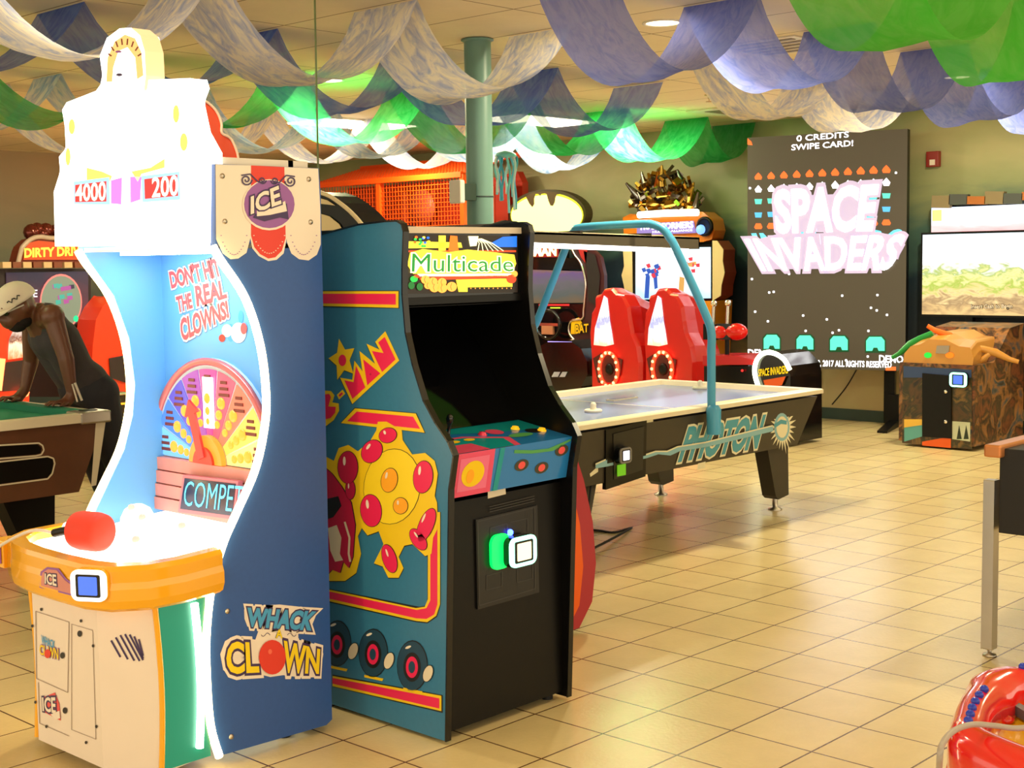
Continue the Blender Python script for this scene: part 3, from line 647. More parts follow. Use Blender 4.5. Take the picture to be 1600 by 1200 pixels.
# generic cloud shape with blobs (plain pattern)
def z7(u, v): return (320+u/4, 600+v/4)
cl = [(1075, 290), (1085, 235), (1140, 235), (1235, 290), (1240, 350), (1300, 440), (1380, 430), (1440, 480), (1460, 560), (1440, 700), (1455, 740), (1460, 900), (1430, 960), (1420, 1060), (1380, 1075), (1300, 1000), (1250, 1010), (1215, 1080), (1245, 1150), (1215, 1210), (1150, 1210), (1115, 1140), (1060, 1120), (1120, 1000), (1090, 920), (1020, 945), (985, 900), (960, 950), (980, 1060), (950, 1180), (880, 1230), (755, 1230), (755, 450), (810, 480), (840, 400), (900, 380), (960, 420), (1040, 350)]
ar.P([z7(755+(u-755)*1.006-3, v+6) for u, v in cl], blk, 1); ar.P([z7(*q) for q in cl], yl, 4)
def blob(cx, cy, rx, ry, m_, l, rot=0, hl=True):
    x, y = z7(cx, cy); ar.E(x, y, rx/4+.9, ry/4+.9, blk, l, 26, rot); ar.E(x, y, rx/4, ry/4, m_, l+1, 26, rot)
    if hl: ar.E(x-rx/12, y-ry/10, rx/28, ry/14, wht, l+2, 12, rot)
ylo = flat('print_lemon', 248, 216, 30)
blob(1175, 640, 175, 235, ylo, 5, .15, False)
blob(1050, 420, 60, 75, pk, 7, .6); blob(1150, 320, 55, 45, pk, 7, -.3); blob(1370, 580, 60, 100, pk, 7, .1); blob(1045, 790, 65, 100, pk, 7, -.1)
blob(1390, 880, 45, 110, pk, 7, .4); blob(1340, 970, 40, 75, pk, 7, -.6); blob(1160, 1090, 42, 90, pk, 7, -.3); blob(900, 520, 62, 100, mg, 7); blob(915, 660, 30, 60, mg, 6)
blob(1160, 600, 50, 75, flat('print_orange_soft', 250, 170, 30), 8, .2); blob(1230, 760, 45, 50, flat('print_orange_soft', 250, 170, 30), 8, 0)
g = [(755, 520), (800, 560), (860, 640), (920, 740), (945, 880), (930, 1080), (905, 1150), (870, 1110), (850, 1180), (800, 1160), (755, 1210)]
ar.P([z7(u+5, v) for u, v in g], blk, 5); ar.P([z7(*q) for q in g], mg, 6)
ar.P([z7(*q) for q in [(775, 900), (830, 880), (860, 960), (850, 1060), (870, 1100), (820, 1110), (790, 1040)]], crm, 7)
ar.stroke([z7(*q) for q in [(880, 860), (910, 960), (905, 1060), (915, 1110)]], 3.2, crm, 7)
ar.P([z7(*q) for q in [(755, 720), (840, 700), (860, 760), (810, 830), (755, 850)]], blk, 7)
# three dark round pattern shapes along the base
for cx, cy, s_ in ((528, 1005, .95), (584, 1020, 1), (645, 1040, 1.05)):
    ar.E(cx, cy, 23*s_, 38*s_, blk, 4); ar.E(cx, cy, 22*s_, 36.5*s_, dkt, 5); ar.E(cx, cy+2, 13*s_, 22*s_, blk, 6); ar.E(cx, cy+2, 9*s_, 16*s_, pk, 7); ar.E(cx, cy+2, 5*s_, 9*s_, dkt, 8)
    ar.E(cx+25, cy+12, 8, 14, blk, 6, 16, .3); ar.E(cx+25, cy+12, 7, 13, crm, 7, 16, .3); ar.E(cx-6, cy-29, 5, 2, wht, 6, 10, -.4)
    ar.P([(cx-14, cy+34), (cx+16, cy+40), (cx+14, cy+44), (cx-14, cy+38)], yl, 4)
ar.build('side_art', MSIDE)
IX0, IX1 = MX0+.018, MX1-.018
m = MB(); m.box((IX0, 3.222, .03), (IX1, 3.24, .80), black); fp = m.build('front_panel', MC)
m = MB(); m.box((IX0, 3.24, .03), (IX1, 4.02, .05), black); m.box((IX0, 4.0, .03), (IX1, 4.018, 1.64), black); m.box((IX0, 3.41, 1.695), (IX1, 4.0, 1.708), black); m.box((IX0, 3.395, 1.690), (IX1, 3.41, 1.712), flat('cream_top_lip', 214, 200, 180)); m.build('carcass', MC)
# control panel
ctb = flat('control_blue', 36, 122, 196, .25, coat=.4); 
D0 = V((IX0, 3.43, 1.01)); D1 = V((IX1, 3.43, 1.01)); F0 = V((IX0, 3.165, .968)); F1 = V((IX1, 3.165, .968)); B0 = V((IX0, 3.195, .82)); B1 = V((IX1, 3.195, .82))
m = MB(); m.slab([D0, F0, B0, V((IX0, 3.43, .82))], (IX1-IX0, 0, 0), ctb); cpn = m.build('control_panel', MC)
deckf = quadmap(F0, F1, D1, D0); frontf = quadmap(B0, B1, F1, F0)
tq = flat('control_teal', 20, 150, 160, .25); pnk = flat('control_pink', 226, 80, 120, .25); grn_ = flat('control_green', 80, 160, 90)
ar = Art(deckf, .0008)
ar.P([(0, 0), (.55, 0), (.62, .35), (.35, .62), (0, .62)], pnk, 1); ar.P([(.03, 0), (.50, 0), (.56, .33), (.33, .55), (0, .55)], tq, 2); ar.P([(0, 0), (.3, 0), (.28, .3), (0, .32)], pnk, 3)
ar.P([(.62, .6), (1, .5), (1, 1), (.1, 1), (.2, .85)], tq, 1); ar.E(.62, .62, .06, .12, pnk, 2); ar.E(.72, .35, .1, .08, grn_, 2); ar.E(.88, .45, .06, .1, blk, 2); ar.E(.2, .44, .05, .06, yl, 4); ar.E(.33, .44, .04, .05, yl, 4)
ar.build('deck_print', cpn)
ar = Art(frontf, .0008)
ar.P([(.0, .0), (.34, .0), (.34, 1), (.0, 1)], pnk, 1); ar.P([(.07, .12), (.30, .12), (.30, .88), (.07, .88)], flat('control_rose', 232, 110, 150), 2); ar.E(.18, .5, .09, .3, yl, 3); ar.E(.16, .45, .03, .16, flat('print_orange_soft', 250, 170, 30), 4)
ar.P([(.36, 0), (.40, 0), (.42, 1), (.38, 1)], tq, 2)
for k, (u, v_) in enumerate(((.58, .5), (.76, .35), (.92, .7))): ar.E(u, v_, .06, .14, flat('print_dark_olive', 60, 62, 50), 2); ar.E(u, v_, .03, .09, prd, 3)
ar.P([(.5, .82), (.66, .74), (.84, .72), (.99, .9), (.99, .95), (.8, .8), (.66, .82), (.5, .9)], grn_, 2)
ar.build('front_print', cpn)
def onface(f, u, v_, l=0): return f(u, v_, l)
dn = (D0-F0).cross(V((1, 0, 0))).normalized()
if dn.z < 0: dn = -dn
ybt = glow('amber_button_glow', 255, 180, 20, .7)
for u, v_, mm in ((.80, .62, ybt), (.96, .40, ybt), (.08, .80, flat('dim_yellow_button', 220, 180, 40)), (.50, .58, flat('pink_button', 230, 50, 90, .2))):
    c = deckf(min(u, .93), v_); m = MB(); m.lathe([(.016, 0), (.016, .004), (.012, .005), (.012, .010), (.001, .012)], c, mm, 18, axis=dn); m.build('push_button', cpn)
c = deckf(.22, .58); m = MB(); m.lathe([(.022, 0), (.02, .004), (.006, .006), (.006, .05), (.010, .06), (.013, .075), (.008, .088), (.001, .09)], c, black_gloss, 18, axis=dn); m.build('joystick', cpn)
# monitor glass, bezel, marquee
m = MB(); m.slab([(IX0, 3.42, 1.012), (IX0, 3.74, 1.44), (IX0, 3.76, 1.43), (IX0, 3.44, 1.00)], (IX1-IX0, 0, 0), dark_glass); m.build('monitor_glass', MC)
m = MB(); m.box((IX0, 3.45, 1.44), (IX1, 3.95, 1.455), black); m.slab([(IX0, 3.395, 1.475), (IX0, 3.395, 1.45), (IX0, 3.46, 1.44), (IX0, 3.46, 1.475)], (IX1-IX0, 0, 0), black); m.build('speaker_shelf', MC)
m = MB(); m.box((IX0, 3.40, 1.47), (IX1, 3.425, 1.695), black_gloss); mqf = m.build('marquee_frame', MC)
Pq = PY(3.398); m = MB(); m.slab([Pq.p(*q) for q in ((635, 365), (808, 369), (808, 457), (636, 459))], (0, -.003, 0), glow('marquee_black_print', 30, 16, 8, .6)); mqp = m.build('marquee_panel', mqf)
ar = Art(PY(3.394).p, .0006)
G = lambda n, r, g, b, s=1.15: glow('marquee_'+n+'_glow', r, g, b, s)
g_or = G('orange', 240, 110, 20); g_ye = G('yellow', 255, 220, 50, 1.4); g_gr = G('green', 30, 190, 70, 1.1); g_dg = G('dark_green', 16, 110, 40, .9); g_cr = G('cream', 255, 240, 170, 1.7); g_bl = G('blue', 20, 100, 210); g_rd = G('red', 200, 60, 20); g_pe = G('pale_orange', 255, 160, 60, 1.3)
g_dg2 = G('leaf', 14, 140, 50, .9)
ar.P([(635, 391), (806, 391), (806, 394), (635, 394)], g_rd, 2); ar.P([(637, 377), (720, 379), (722, 387), (637, 388)], g_ye, 2); ar.P([(685, 368), (696, 368), (696, 392), (685, 392)], g_ye, 2); ar.P([(703, 368), (714, 369), (716, 392), (700, 392)], g_or, 3)
ar.P([(731, 369), (747, 369), (744, 384), (734, 385)], g_cr, 3); ar.P([(766, 380), (785, 370), (807, 369), (807, 386), (780, 386)], g_bl, 3)
for k in range(6): ar.stroke([(744+k*1.5, 373), (748+k*4, 380), (746+k*8, 392)], 1.2, g_cr, 4)
rq = random.Random(3)
for k in range(14): ar.E(640+rq.random()*32, 370+rq.random()*16, 2.5, 2, rq.choice([g_ye, g_bl, g_or, g_gr]), 4, 8)
ar.P([(640, 395), (660, 389), (700, 394), (730, 390), (770, 394), (803, 398), (806, 412), (800, 426), (760, 427), (645, 428), (636, 414)], g_ye, 3)
ar.T('Multicade', [(642, 425), (801, 424), (800, 402), (643, 396)], g_dg2, 6, .0, .0, [(g_cr, .045)])
ar.P([(652, 428), (806, 427), (806, 431), (652, 432)], g_cr, 3); ar.P([(655, 433), (800, 430), (800, 434), (700, 437), (655, 437)], g_rd, 3); ar.P([(712, 437), (800, 435), (800, 448), (730, 449), (730, 456), (716, 456)], g_ye, 3)
for cx, cy, r in ((664, 437, 7), (676, 440, 7), (690, 441, 7), (678, 449, 8), (690, 450, 8), (705, 448, 8), (668, 446, 6)): ar.E(cx, cy, r, r*.95, g_pe, 4+.2*((cx*7) % 4), 16); ar.stroke([(cx, cy-r*.7), (cx-2, cy), (cx, cy+r*.7)], .7, g_rd, 5)
for k in range(10): ar.E(735+7*k, 450.5, 1, 1, g_pe, 4, 6)
for cx, cy, rx, ry, mm in ((646, 436, 6, 5, g_gr), (642, 446, 5, 6, g_dg), (655, 448, 5, 6, g_dg), (650, 432, 5, 3, g_rd), (798, 436, 8, 7, g_rd), (803, 428, 5, 5, g_pe)): ar.E(cx, cy, rx, ry, mm, 5, 12)
ar.build('marquee_print', mqp)
# coin door, reader, tag
Pf = PY(3.222)
m = MB(); m.slab([Pf.p(*q) for q in ((741, 812), (837, 789), (840, 925), (744, 952))], (0, -.008, 0), flat('coin_door_black', 20, 19, 20, .35)); cdr = m.build('coin_door', MC, bevel=.003)
ar = Art(PY(3.2135).p, .0008)
gl = flat('door_edge_line', 52, 50, 50)
ar.stroke([(746, 815), (835, 793), (836, 920), (749, 946), (746, 815)], 1.4, gl, 1)
for a_ in ((752, 900), (800, 888)): ar.stroke([(a_[0]+8, a_[1]), (a_[0]+32, a_[1]-7), (a_[0]+32, a_[1]+16), (a_[0]+8, a_[1]+22), (a_[0]+8, a_[1])], 1.2, gl, 1)
ar.stroke([(766, 825), (792, 818), (792, 850), (766, 858), (766, 825)], 1.2, gl, 1); ar.stroke([(798, 816), (824, 810), (824, 830)], 1.2, gl, 1)
for k in range(3): ar.stroke([(765, 792+4*k), (835, 775+4*k)], 1, gl, 1)
ar.build('door_relief', cdr)
m = MB(); m.slab([Pf.p(*q) for q in ((762, 767), (789, 760), (790, 772), (762, 779))], (0, -.0015, 0), crm); m.build('paper_label', fp)
cr_ = card_reader(MC, PY(3.20).p(806, 859), V((1, 0, 0)), V((0, 0, 1)), V((0, -1, 0)), (.135, .105), glow('mint_reader_glow', 150, 255, 210, 2.2), glow('pale_yellow_screen_glow', 255, 250, 190, 1.1))
m = MB(); c = PY(3.195).p(783, 862); m.slab(rrect(c, (1, 0, 0), (0, 0, 1), .09, .12, .03), (0, .012, 0), glow('green_halo_plate', 0, 200, 70, 2.0)); m.build('green_backlight', cr_)
m = MB(); c = PY(3.21).p(797, 832); m.ball(c, .012, glow('blue_indicator_glow', 40, 60, 255, 14), 10); m.build('blue_indicator', cr_)
for xx, yy in ((3.1, 3.27), (3.63, 3.27), (3.1, 3.95), (3.63, 3.95)):
    MB().cyl((xx, yy, 0), (xx, yy, .03), .02, rubber, 12).build('levelling_foot', MC)
# ================================================================== STRIPED CABINET BEHIND
SC = thing('striped_arcade_cabinet', 'arcade cabinet behind the Multicade one, showing its curved yellow, orange and crimson striped side', 'arcade machine', (4.1, 4.1, 0))
Pa = PY(3.76)
arcpx = [(905, 988), (925, 940), (931, 880), (926, 815), (912, 750), (890, 680), (850, 612)]
pts = [(Pa.p(x, y).x, Pa.p(x, y).z) for x, y in arcpx]
pts[0] = (pts[0][0], .02)
top = [(Pa.p(x, y).x, Pa.p(x, y).z) for x, y in [(826, 560), (816, 480), (815, 400), (820, 352), (808, 346), (790, 344), (765, 352), (740, 366)]]
ext = pts+top+[(3.76, top[-1][1]-.05), (3.76, .02)]
crim = flat('crimson_print', 168, 34, 52, .3); oran = flat('orange_print', 232, 92, 10, .3); yelo = flat('golden_print', 236, 184, 20, .3)
for y0 in (3.76, 4.36):
    m = MB(); m.slab([(x, y0, z) for x, z in ext], (0, .02, 0), black); s_ = m.build('side_panel', SC)
    if y0 == 3.76:
        m = MB(); m.nofix = True
        for d0, d1, mm in ((.0, .085, crim), (.085, .19, oran), (.19, .27, yelo), (.27, .36, flat('pale_stripe', 226, 214, 180))):
            A = [(x-d0, z) for x, z in pts]; B = [(x-d1, z) for x, z in pts]
            for i in range(len(pts)-1): m.poly([(A[i][0], 3.7592, A[i][1]), (A[i+1][0], 3.7592, A[i+1][1]), (B[i+1][0], 3.7592, B[i+1][1]), (B[i][0], 3.7592, B[i][1])], mm)
        m.build('stripe_print', s_)
m = MB(); N_ = len(ext)
fr = [(x-.03, z) for x, z in pts[1:]]
for i in range(len(fr)-1): m.slab([(fr[i][0], 3.78, fr[i][1]), (fr[i+1][0], 3.78, fr[i+1][1]), (fr[i+1][0]-.02, 3.78, fr[i+1][1]), (fr[i][0]-.02, 3.78, fr[i][1])], (0, .58, 0), black)
m.build('front_panel', SC)
m = MB(); tp = top[3:]
for i in range(len(tp)-1): m.slab([(tp[i][0]-.01, 3.78, tp[i][1]-.012), (tp[i+1][0], 3.78, tp[i+1][1]-.012), (tp[i+1][0], 3.78, tp[i+1][1]-.03), (tp[i][0]-.01, 3.78, tp[i][1]-.03)], (0, .58, 0), black)
m.box((3.76, 3.78, .02), (3.775, 4.36, top[-1][1]-.06), black); m.build('carcass', SC)
m = MB(); m.slab([(top[0][0]-.03, 3.78, top[0][1]), (top[2][0]-.12, 3.78, top[2][1]), (top[2][0]-.14, 3.78, top[2][1]), (top[0][0]-.05, 3.78, top[0][1])], (0, .58, 0), dark_glass); m.build('monitor_glass', SC)
# ================================================================== AIR HOCKEY TABLE
HX0, HX1, HY0, HY1, HZ = 5.13, 7.63, 4.49, 5.79, .76
AH = thing('air_hockey_table', 'black Photon air hockey table with pale rails and blue arched light frame', 'air hockey table', (6.38, 5.14, 0))
ivory = flat('ivory_rail', 226, 214, 186, .3, noise=.05); ironb = flat('brown_black_laminate', 48, 42, 34, .45, noise=.15, nscale=12)
def ring4(x0, x1, y0, y1, z): return [V((x0, y0, z)), V((x1, y0, z)), V((x1, y1, z)), V((x0, y1, z))]
m = MB()
RS = [ring4(HX0, HX1, HY0, HY1, HZ-.03), ring4(HX0, HX1, HY0, HY1, HZ-.006), ring4(HX0+.01, HX1-.01, HY0+.01, HY1-.01, HZ), ring4(HX0+.085, HX1-.085, HY0+.085, HY1-.085, HZ), ring4(HX0+.09, HX1-.09, HY0+.09, HY1-.09, HZ-.03)]
m.loft(RS, ivory, smooth=False, cap=False); m.add(RS[0]+RS[4], [(0, 1, 5, 4), (1, 2, 6, 5), (2, 3, 7, 6), (3, 0, 4, 7)], ivory); m.build('rail', AH)
pfm = flat('playfield_blue_white', 128, 146, 204, .22)
m = MB(); m.box((HX0+.09, HY0+.09, HZ-.045), (HX1-.09, HY1-.09, HZ-.03), pfm); pfo = m.build('playfield', AH)
m = MB(); m.box((6.374, HY0+.09, HZ-.0299), (6.386, HY1-.09, HZ-.0292), white_p)
m.build('centre_line', pfo)
m = MB(); m.loft([ring4(HX0+.04, HX1-.04, HY0+.02, HY1-.02, HZ-.047), ring4(HX0+.16, HX1-.16, HY0+.09, HY1-.09, .415)], ironb, smooth=False); ap = m.build('cabinet_body', AH)
PB = Pl((6, HY0+.02, HZ-.03), V((0, .07, -(HZ-.03-.415))).cross(V((1, 0, 0))))
ar = Art(PB.p, .0012)
ht = flat('print_photon_teal', 60, 150, 176, .35); hc_ = flat('print_photon_cream', 226, 220, 190, .35); hdk = flat('print_photon_navy', 40, 70, 100, .35)
ar.T('PHOTON', [(1060, 719), (1186, 697), (1194, 650), (1070, 670)], ht, 4, .05, .25, [(hc_, .10)])
bolt = [(928, 724), (946, 716), (946, 722), (1004, 710), (1022, 704), (1040, 704), (1056, 697), (1100, 690), (1205, 664), (1206, 672), (1100, 697), (1060, 703), (1045, 710), (1026, 708), (1008, 714), (946, 727), (928, 730)]
ar.P([(x, y-.8) for x, y in bolt], hc_, 9); ar.P([(x, y+((.8) if i > 8 else 1.4)) for i, (x, y) in enumerate(bolt)], flat('print_photon_pale_blue', 130, 180, 196), 10)
brs = []; rr = random.Random(5)
for i in range(48):
    a_ = 2*PI*i/48; r = (1.0+rr.uniform(-.14, .12)) if i % 2 == 0 else .55; brs.append((1222+21*r*math.cos(a_), 667-40*r*math.sin(a_)))
ar.P(brs, hc_, 2); ar.E(1221, 667, 12, 22, flat('print_photon_pale_blue', 130, 180, 196), 3, 18); ar.E(1221, 667, 9, 17, hc_, 4, 14)
ar.P([(1208, 663), (1219, 655), (1228, 657), (1228, 663), (1219, 662), (1210, 668)], ht, 5)
ar.P([(1008, 656), (1020, 653), (1020, 661), (1009, 663)], hc_, 2); ar.P([(1009, 678), (1026, 674), (1026, 682), (1009, 686)], flat('sticker_yellow', 232, 200, 96), 2); ar.P([(1090, 724), (1102, 721), (1101, 731), (1089, 734)], hc_, 2)
ar.P([(1070, 660), (1094, 656), (1094, 660), (1070, 663)], oran, 2); ar.P([(921, 740), (934, 728), (934, 737), (922, 745)], hc_, 2)
ar.build('side_print', ap)
m = MB(); q = [PB.p(*a, .0) for a in ((944, 672), (1008, 656), (1006, 744), (944, 765))]
m.slab([p+V((0, .012, 0)) for p in q], (0, -.024, 0), black); bx = m.build('coin_box', AH)
m = MB(); q = [PB.p(*a, .013) for a in ((955, 677), (1003, 665), (1001, 733), (956, 748))]; m.slab(q, (0, -.002, 0), flat('recess_black', 8, 8, 8)); m.build('recess', bx)
card_reader(AH, PB.p(965, 709, .02), V((1, 0, 0)), V((0, 0, 1)), V((0, -1, .0)), (.10, .085), flat('grey_reader_face', 120, 118, 116), glow('white_screen_glow', 245, 240, 255, 1.6))
m = MB(); c = PB.p(967, 731, .02); m.box((c.x-.04, c.y-.004, c.z-.035), (c.x+.03, c.y, c.z+.025), glow('green_tag', 110, 190, 20, .5)); m.build('green_tag', AH)
for sx in (0, 1):
    for sy in (0, 1):
        xt = HX1-.38 if sx else HX0+.38; xb = HX1-.26 if sx else HX0+.26; yb = HY1-.21 if sy else HY0+.19; d = 1 if sx else -1
        m = MB(); m.slab([(xt-.05*d-.0, yb-.05, .43), (xt+.19*d, yb-.05, .43), (xb+.08*d, yb-.05, .09), (xb-.04*d, yb-.05, .075), (xb-.07*d, yb-.05, .10)], (0, .1, 0), ironb); lg = m.build('leg', AH, bevel=.004)
        m = MB(); m.lathe([(.045, 0), (.045, .008), (.018, .018), (.016, .08)], (xb, yb, 0), steel, 18); m.build('foot', lg)
# arch frame and lamp
bpipe = flat('sky_blue_painted_tube', 72, 160, 204, .3)
A6 = PX(6.38); pa = [(1120, 655), (1119, 600), (1117, 550), (1112, 520), (1102, 490), (1058, 392), (1046, 371), (1036, 358), (1020, 351), (1000, 350), (910, 355), (897, 361), (888, 375), (882, 392), (842, 495), (837, 512), (836, 530), (838, 600)]
P = [A6.p(x, y) for x, y in pa]
for i in range(4): P[i].y = 4.47
for i in (15, 16, 17): P[i].y = 5.82
P[-1].z = .60; P[0].z = .66
m = MB(); m.tube(cr(P, 4), .024, bpipe, 14); m.build('arch_frame', AH)
for yy in (4.455, 5.83): MB().lathe([(.04, 0), (.042, .14), (.03, .16), (.026, .165)], (6.38, yy, .60), bpipe, 18).build('tube_socket', AH)
P51 = PY(5.02); ta = P51.p(821, 362); tb = P51.p(1093, 371); ba = P51.p(821, 378); bb_ = P51.p(1093, 389)
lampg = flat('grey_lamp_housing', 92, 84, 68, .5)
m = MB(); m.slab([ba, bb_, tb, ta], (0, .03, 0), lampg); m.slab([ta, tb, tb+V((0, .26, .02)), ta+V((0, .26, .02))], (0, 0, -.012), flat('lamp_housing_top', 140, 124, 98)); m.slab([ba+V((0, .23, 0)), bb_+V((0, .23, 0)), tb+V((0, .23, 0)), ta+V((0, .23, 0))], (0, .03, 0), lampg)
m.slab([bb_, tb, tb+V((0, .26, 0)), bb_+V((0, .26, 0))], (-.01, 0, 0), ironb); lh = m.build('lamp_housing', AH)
m = MB(); d = (bb_-ba); m.cyl(ba+d*.03+V((0, .08, .0)), bb_-d*.02+V((0, .08, .0)), .022, glow('hockey_tube_glow', 255, 250, 235, 4), 12); m.cyl(ba+d*.03+V((0, .17, .0)), bb_-d*.02+V((0, .17, .0)), .022, glow('hockey_tube_glow', 255, 250, 235, 4), 12); m.build('fluorescent_tube', lh)
c = (ta+tb)/2
for u in (.32, .72):
    q = ta+(tb-ta)*u; MB().box((q.x-.012, 5.06, q.z+.003), (q.x+.012, 5.22, q.z+.018), ironb).build('hanger_bracket', lh)
def striker(x, y, lab):
    z = HZ-.0299; prof_ = [(.001, 0), (.05, 0), (.052, .012), (.044, .018), (.040, .012), (.02, .014), (.017, .03), (.018, .045), (.010, .056), (.001, .058)]
    m = MB(); m.lathe(prof_, (x, y, z), flat('white_striker', 236, 232, 214, .3), 24); tag(m.build('air_hockey_striker'), lab, 'striker', 'air hockey strikers')
q = PZ(HZ-.03).p(927, 644); striker(q.x, q.y, 'white round striker lying near the front edge of the hockey table')
q = PZ(HZ-.03).p(1122, 604); striker(min(q.x, HX1-.2), q.y, 'white striker at the far end of the hockey table behind the blue tube')
q = PZ(HZ-.03).p(972, 624); m = MB(); m.slab([(q.x-.12, q.y-.03, HZ-.0299), (q.x+.12, q.y-.03, HZ-.0299), (q.x+.12, q.y+.03, HZ-.0299), (q.x-.12, q.y+.03, HZ-.0299)], (0, 0, .008), white_p); m.slab([(q.x-.105, q.y-.02, HZ-.021), (q.x+.105, q.y-.02, HZ-.021), (q.x+.105, q.y+.02, HZ-.021), (q.x-.105, q.y+.02, HZ-.021)], (0, 0, .001), pfm); m.build('goal_marker', pfo)
Pc = PZ(0.012)
m = MB(); m.tube(cr([V((5.5, 4.62, .42)), V((5.43, 4.60, .25)), V((5.3, 4.6, .06)), PZ(.006).p(985, 826), PZ(.006).p(960, 832), PZ(.006).p(935, 829), PZ(.006).p(900, 826)], 6), .007, rubber, 8); m.build('power_cable', AH)
# ================================================================== GIANT GAME SCREEN
A_ = PX(11.2).p(1168, 215); B_ = PX(11.62).p(1418, 208)
hd_ = V((B_.x-A_.x, B_.y-A_.y, 0)); PS = Pl(A_, hd_.cross(V((0, 0, 1)))); sn = PS.n; hdn = hd_.normalized()
GS = thing('giant_game_screen', 'tall black video wall on a stand showing Space Invaders title', 'game screen', ((A_.x+B_.x)/2, (A_.y+B_.y)/2, 0))
wS = hd_.length; zt_ = 2.73; zb_ = PS.p(1170, 574).z
def bxs(m, u0, u1, z0, z1, d0, d1, mm):
    c = V((A_.x, A_.y, 0))+hdn*((u0+u1)/2)+sn*((d0+d1)/2)+V((0, 0, (z0+z1)/2)); return m.frame(c, hdn, sn, V((0, 0, 1)), u1-u0, abs(d1-d0), z1-z0, mm)
led_d = glow('video_wall_glow_reflection', 74, 64, 46, .8, noise=.05)  # dim brown mixes the screen's own glow with its painted room reflection
m = MB(); bxs(m, 0, wS, zb_, zt_, -.12, -.004, black); m.build('panel_housing', GS)
m = MB(); bxs(m, 0, wS, zb_, zt_, -.003, 0, led_d); scn = m.build('display', GS)
ar = Art(PS.p, .003)
vw = glow('screen_white_glow', 255, 250, 255, 2.4); vo = glow('screen_orange_glow', 255, 100, 40, 1.1); vt = glow('screen_teal_glow', 90, 225, 190, .9); vb = glow('screen_blue_glow', 80, 170, 225, 1); vg = glow('screen_mint_glow', 90, 235, 190, .95); vgd = flat('screen_dark_green', 20, 90, 56)
vw2 = glow('screen_title_glow', 255, 255, 255, 4)
ar.T('0 CREDITS', [(1245, 221), (1326, 214.5), (1326, 205.5), (1245, 212)], vw, 1, .01)
ar.T('SWIPE CARD!', [(1237, 235), (1333, 228), (1333, 219), (1237, 226)], vw, 1, .01)
for k in range(11):
    t_ = k/10; x = 1185+200*t_; s_ = .92+.12*t_
    y = 276-11*t_; ar.P([(x, y-7*s_), (x+4*s_, y-3*s_), (x+6.5*s_, y+1), (x+5*s_, y+5*s_), (x-5*s_, y+5*s_), (x-6.5*s_, y+1), (x-4*s_, y-3*s_)], vo, 1)
    y = 296-11*t_; ar.P([(x, y-7*s_), (x+6*s_, y), (x+4*s_, y+5*s_), (x-4*s_, y+5*s_), (x-6*s_, y)], vw, 1)
    if k < 2 or k > 8:
        y = 315-9*t_; ar.P([(x-6.5*s_, y-4), (x+6.5*s_, y-4), (x+5*s_, y+4), (x-5*s_, y+4)], vt, 1)
        y = 336-9*t_; ar.P([(x-6.5*s_, y-4), (x+6.5*s_, y-4), (x+5*s_, y+4), (x-5*s_, y+4)], vb, 1)
        y = 354-6*t_; ar.P([(x-4*s_, y-5), (x+4*s_, y-5), (x+7*s_, y+1), (x+5*s_, y+4), (x-5*s_, y+4), (x-7*s_, y+1)], vo, 1)
vcy = glow('screen_cyan_glow', 100, 220, 255, 1.1)
ar.T('SPACE', [(1216, 356), (1362, 352), (1371, 285), (1212, 294)], vcy, 2, .05)
ar.T('INVADERS', [(1196, 412), (1388, 410), (1412, 360), (1176, 366)], vcy, 2, .03)
halo = glow('screen_title_halo', 226, 205, 232, .55)
ar.P([(1222, 362), (1216, 335), (1218, 312), (1230, 306), (1352, 302), (1360, 318), (1352, 340), (1350, 364)], halo, 3)
ar.P([(1168, 378), (1214, 366), (1364, 362), (1402, 368), (1415, 382), (1404, 402), (1388, 419), (1194, 421)], halo, 3)
ar.T('SPACE', [(1216, 362), (1362, 358), (1372, 291), (1212, 300)], vw2, 6, .04, 0, [(halo, .12)])
ar.T('INVADERS', [(1192, 422), (1392, 420), (1416, 368), (1166, 375)], vw2, 6, .03, 0, [(halo, .10)])
cg = glow('screen_letter_gap', 205, 205, 235, .9)
for x0_, y0_, x1_, y1_ in ((1247, 345, 1249, 360), (1275, 345, 1277, 362), (1303, 332, 1303, 350), (1281, 366, 1283, 382), (1313, 364, 1314, 376), (1256, 372, 1253, 384), (1335, 405, 1336, 418)): ar.stroke([(x0_, y0_), (x1_, y1_)], 1, cg, 5)
ar.P([(1266, 357), (1272, 345), (1274, 358)], vo, 5)
rq = random.Random(11)
for x, y in ((1400, 270), (1172, 294), (1175, 436), (1202, 457), (1209, 456), (1180, 487), (1200, 502), (1255, 493), (1292, 499), (1316, 462), (1371, 461), (1370, 485), (1361, 481), (1386, 492), (1311, 516), (1301, 520), (1259, 517), (1357, 517), (1197, 426), (1233, 428), (1322, 563), (1356, 557)): ar.E(x, y, 1.9, 1.9, vw, 1, 8)
for cx in (1206, 1258, 1311, 1368):
    w_ = 12.5+(cx-1206)*.012; y = 535+(cx-1206)*.02
    ar.P([(cx-w_-2, y+13), (cx-w_-2, y-8), (cx-w_+4, y-14), (cx+w_-4, y-14), (cx+w_+2, y-8), (cx+w_+2, y+13)], vgd, 1)
    ar.P([(cx-w_, y+10), (cx-w_, y-6), (cx-w_+5, y-12), (cx+w_-5, y-12), (cx+w_, y-6), (cx+w_, y+10), (cx+5, y+10), (cx+3, y+5), (cx-3, y+5), (cx-5, y+10)], vg, 2)
ar.T('DEMO', [(1169, 557), (1207, 557), (1207, 546), (1169, 546)], vw, 1, .02)
ar.T('DEMO', [(1374, 566), (1411, 567), (1411, 556), (1374, 555)], vw, 1, .02)
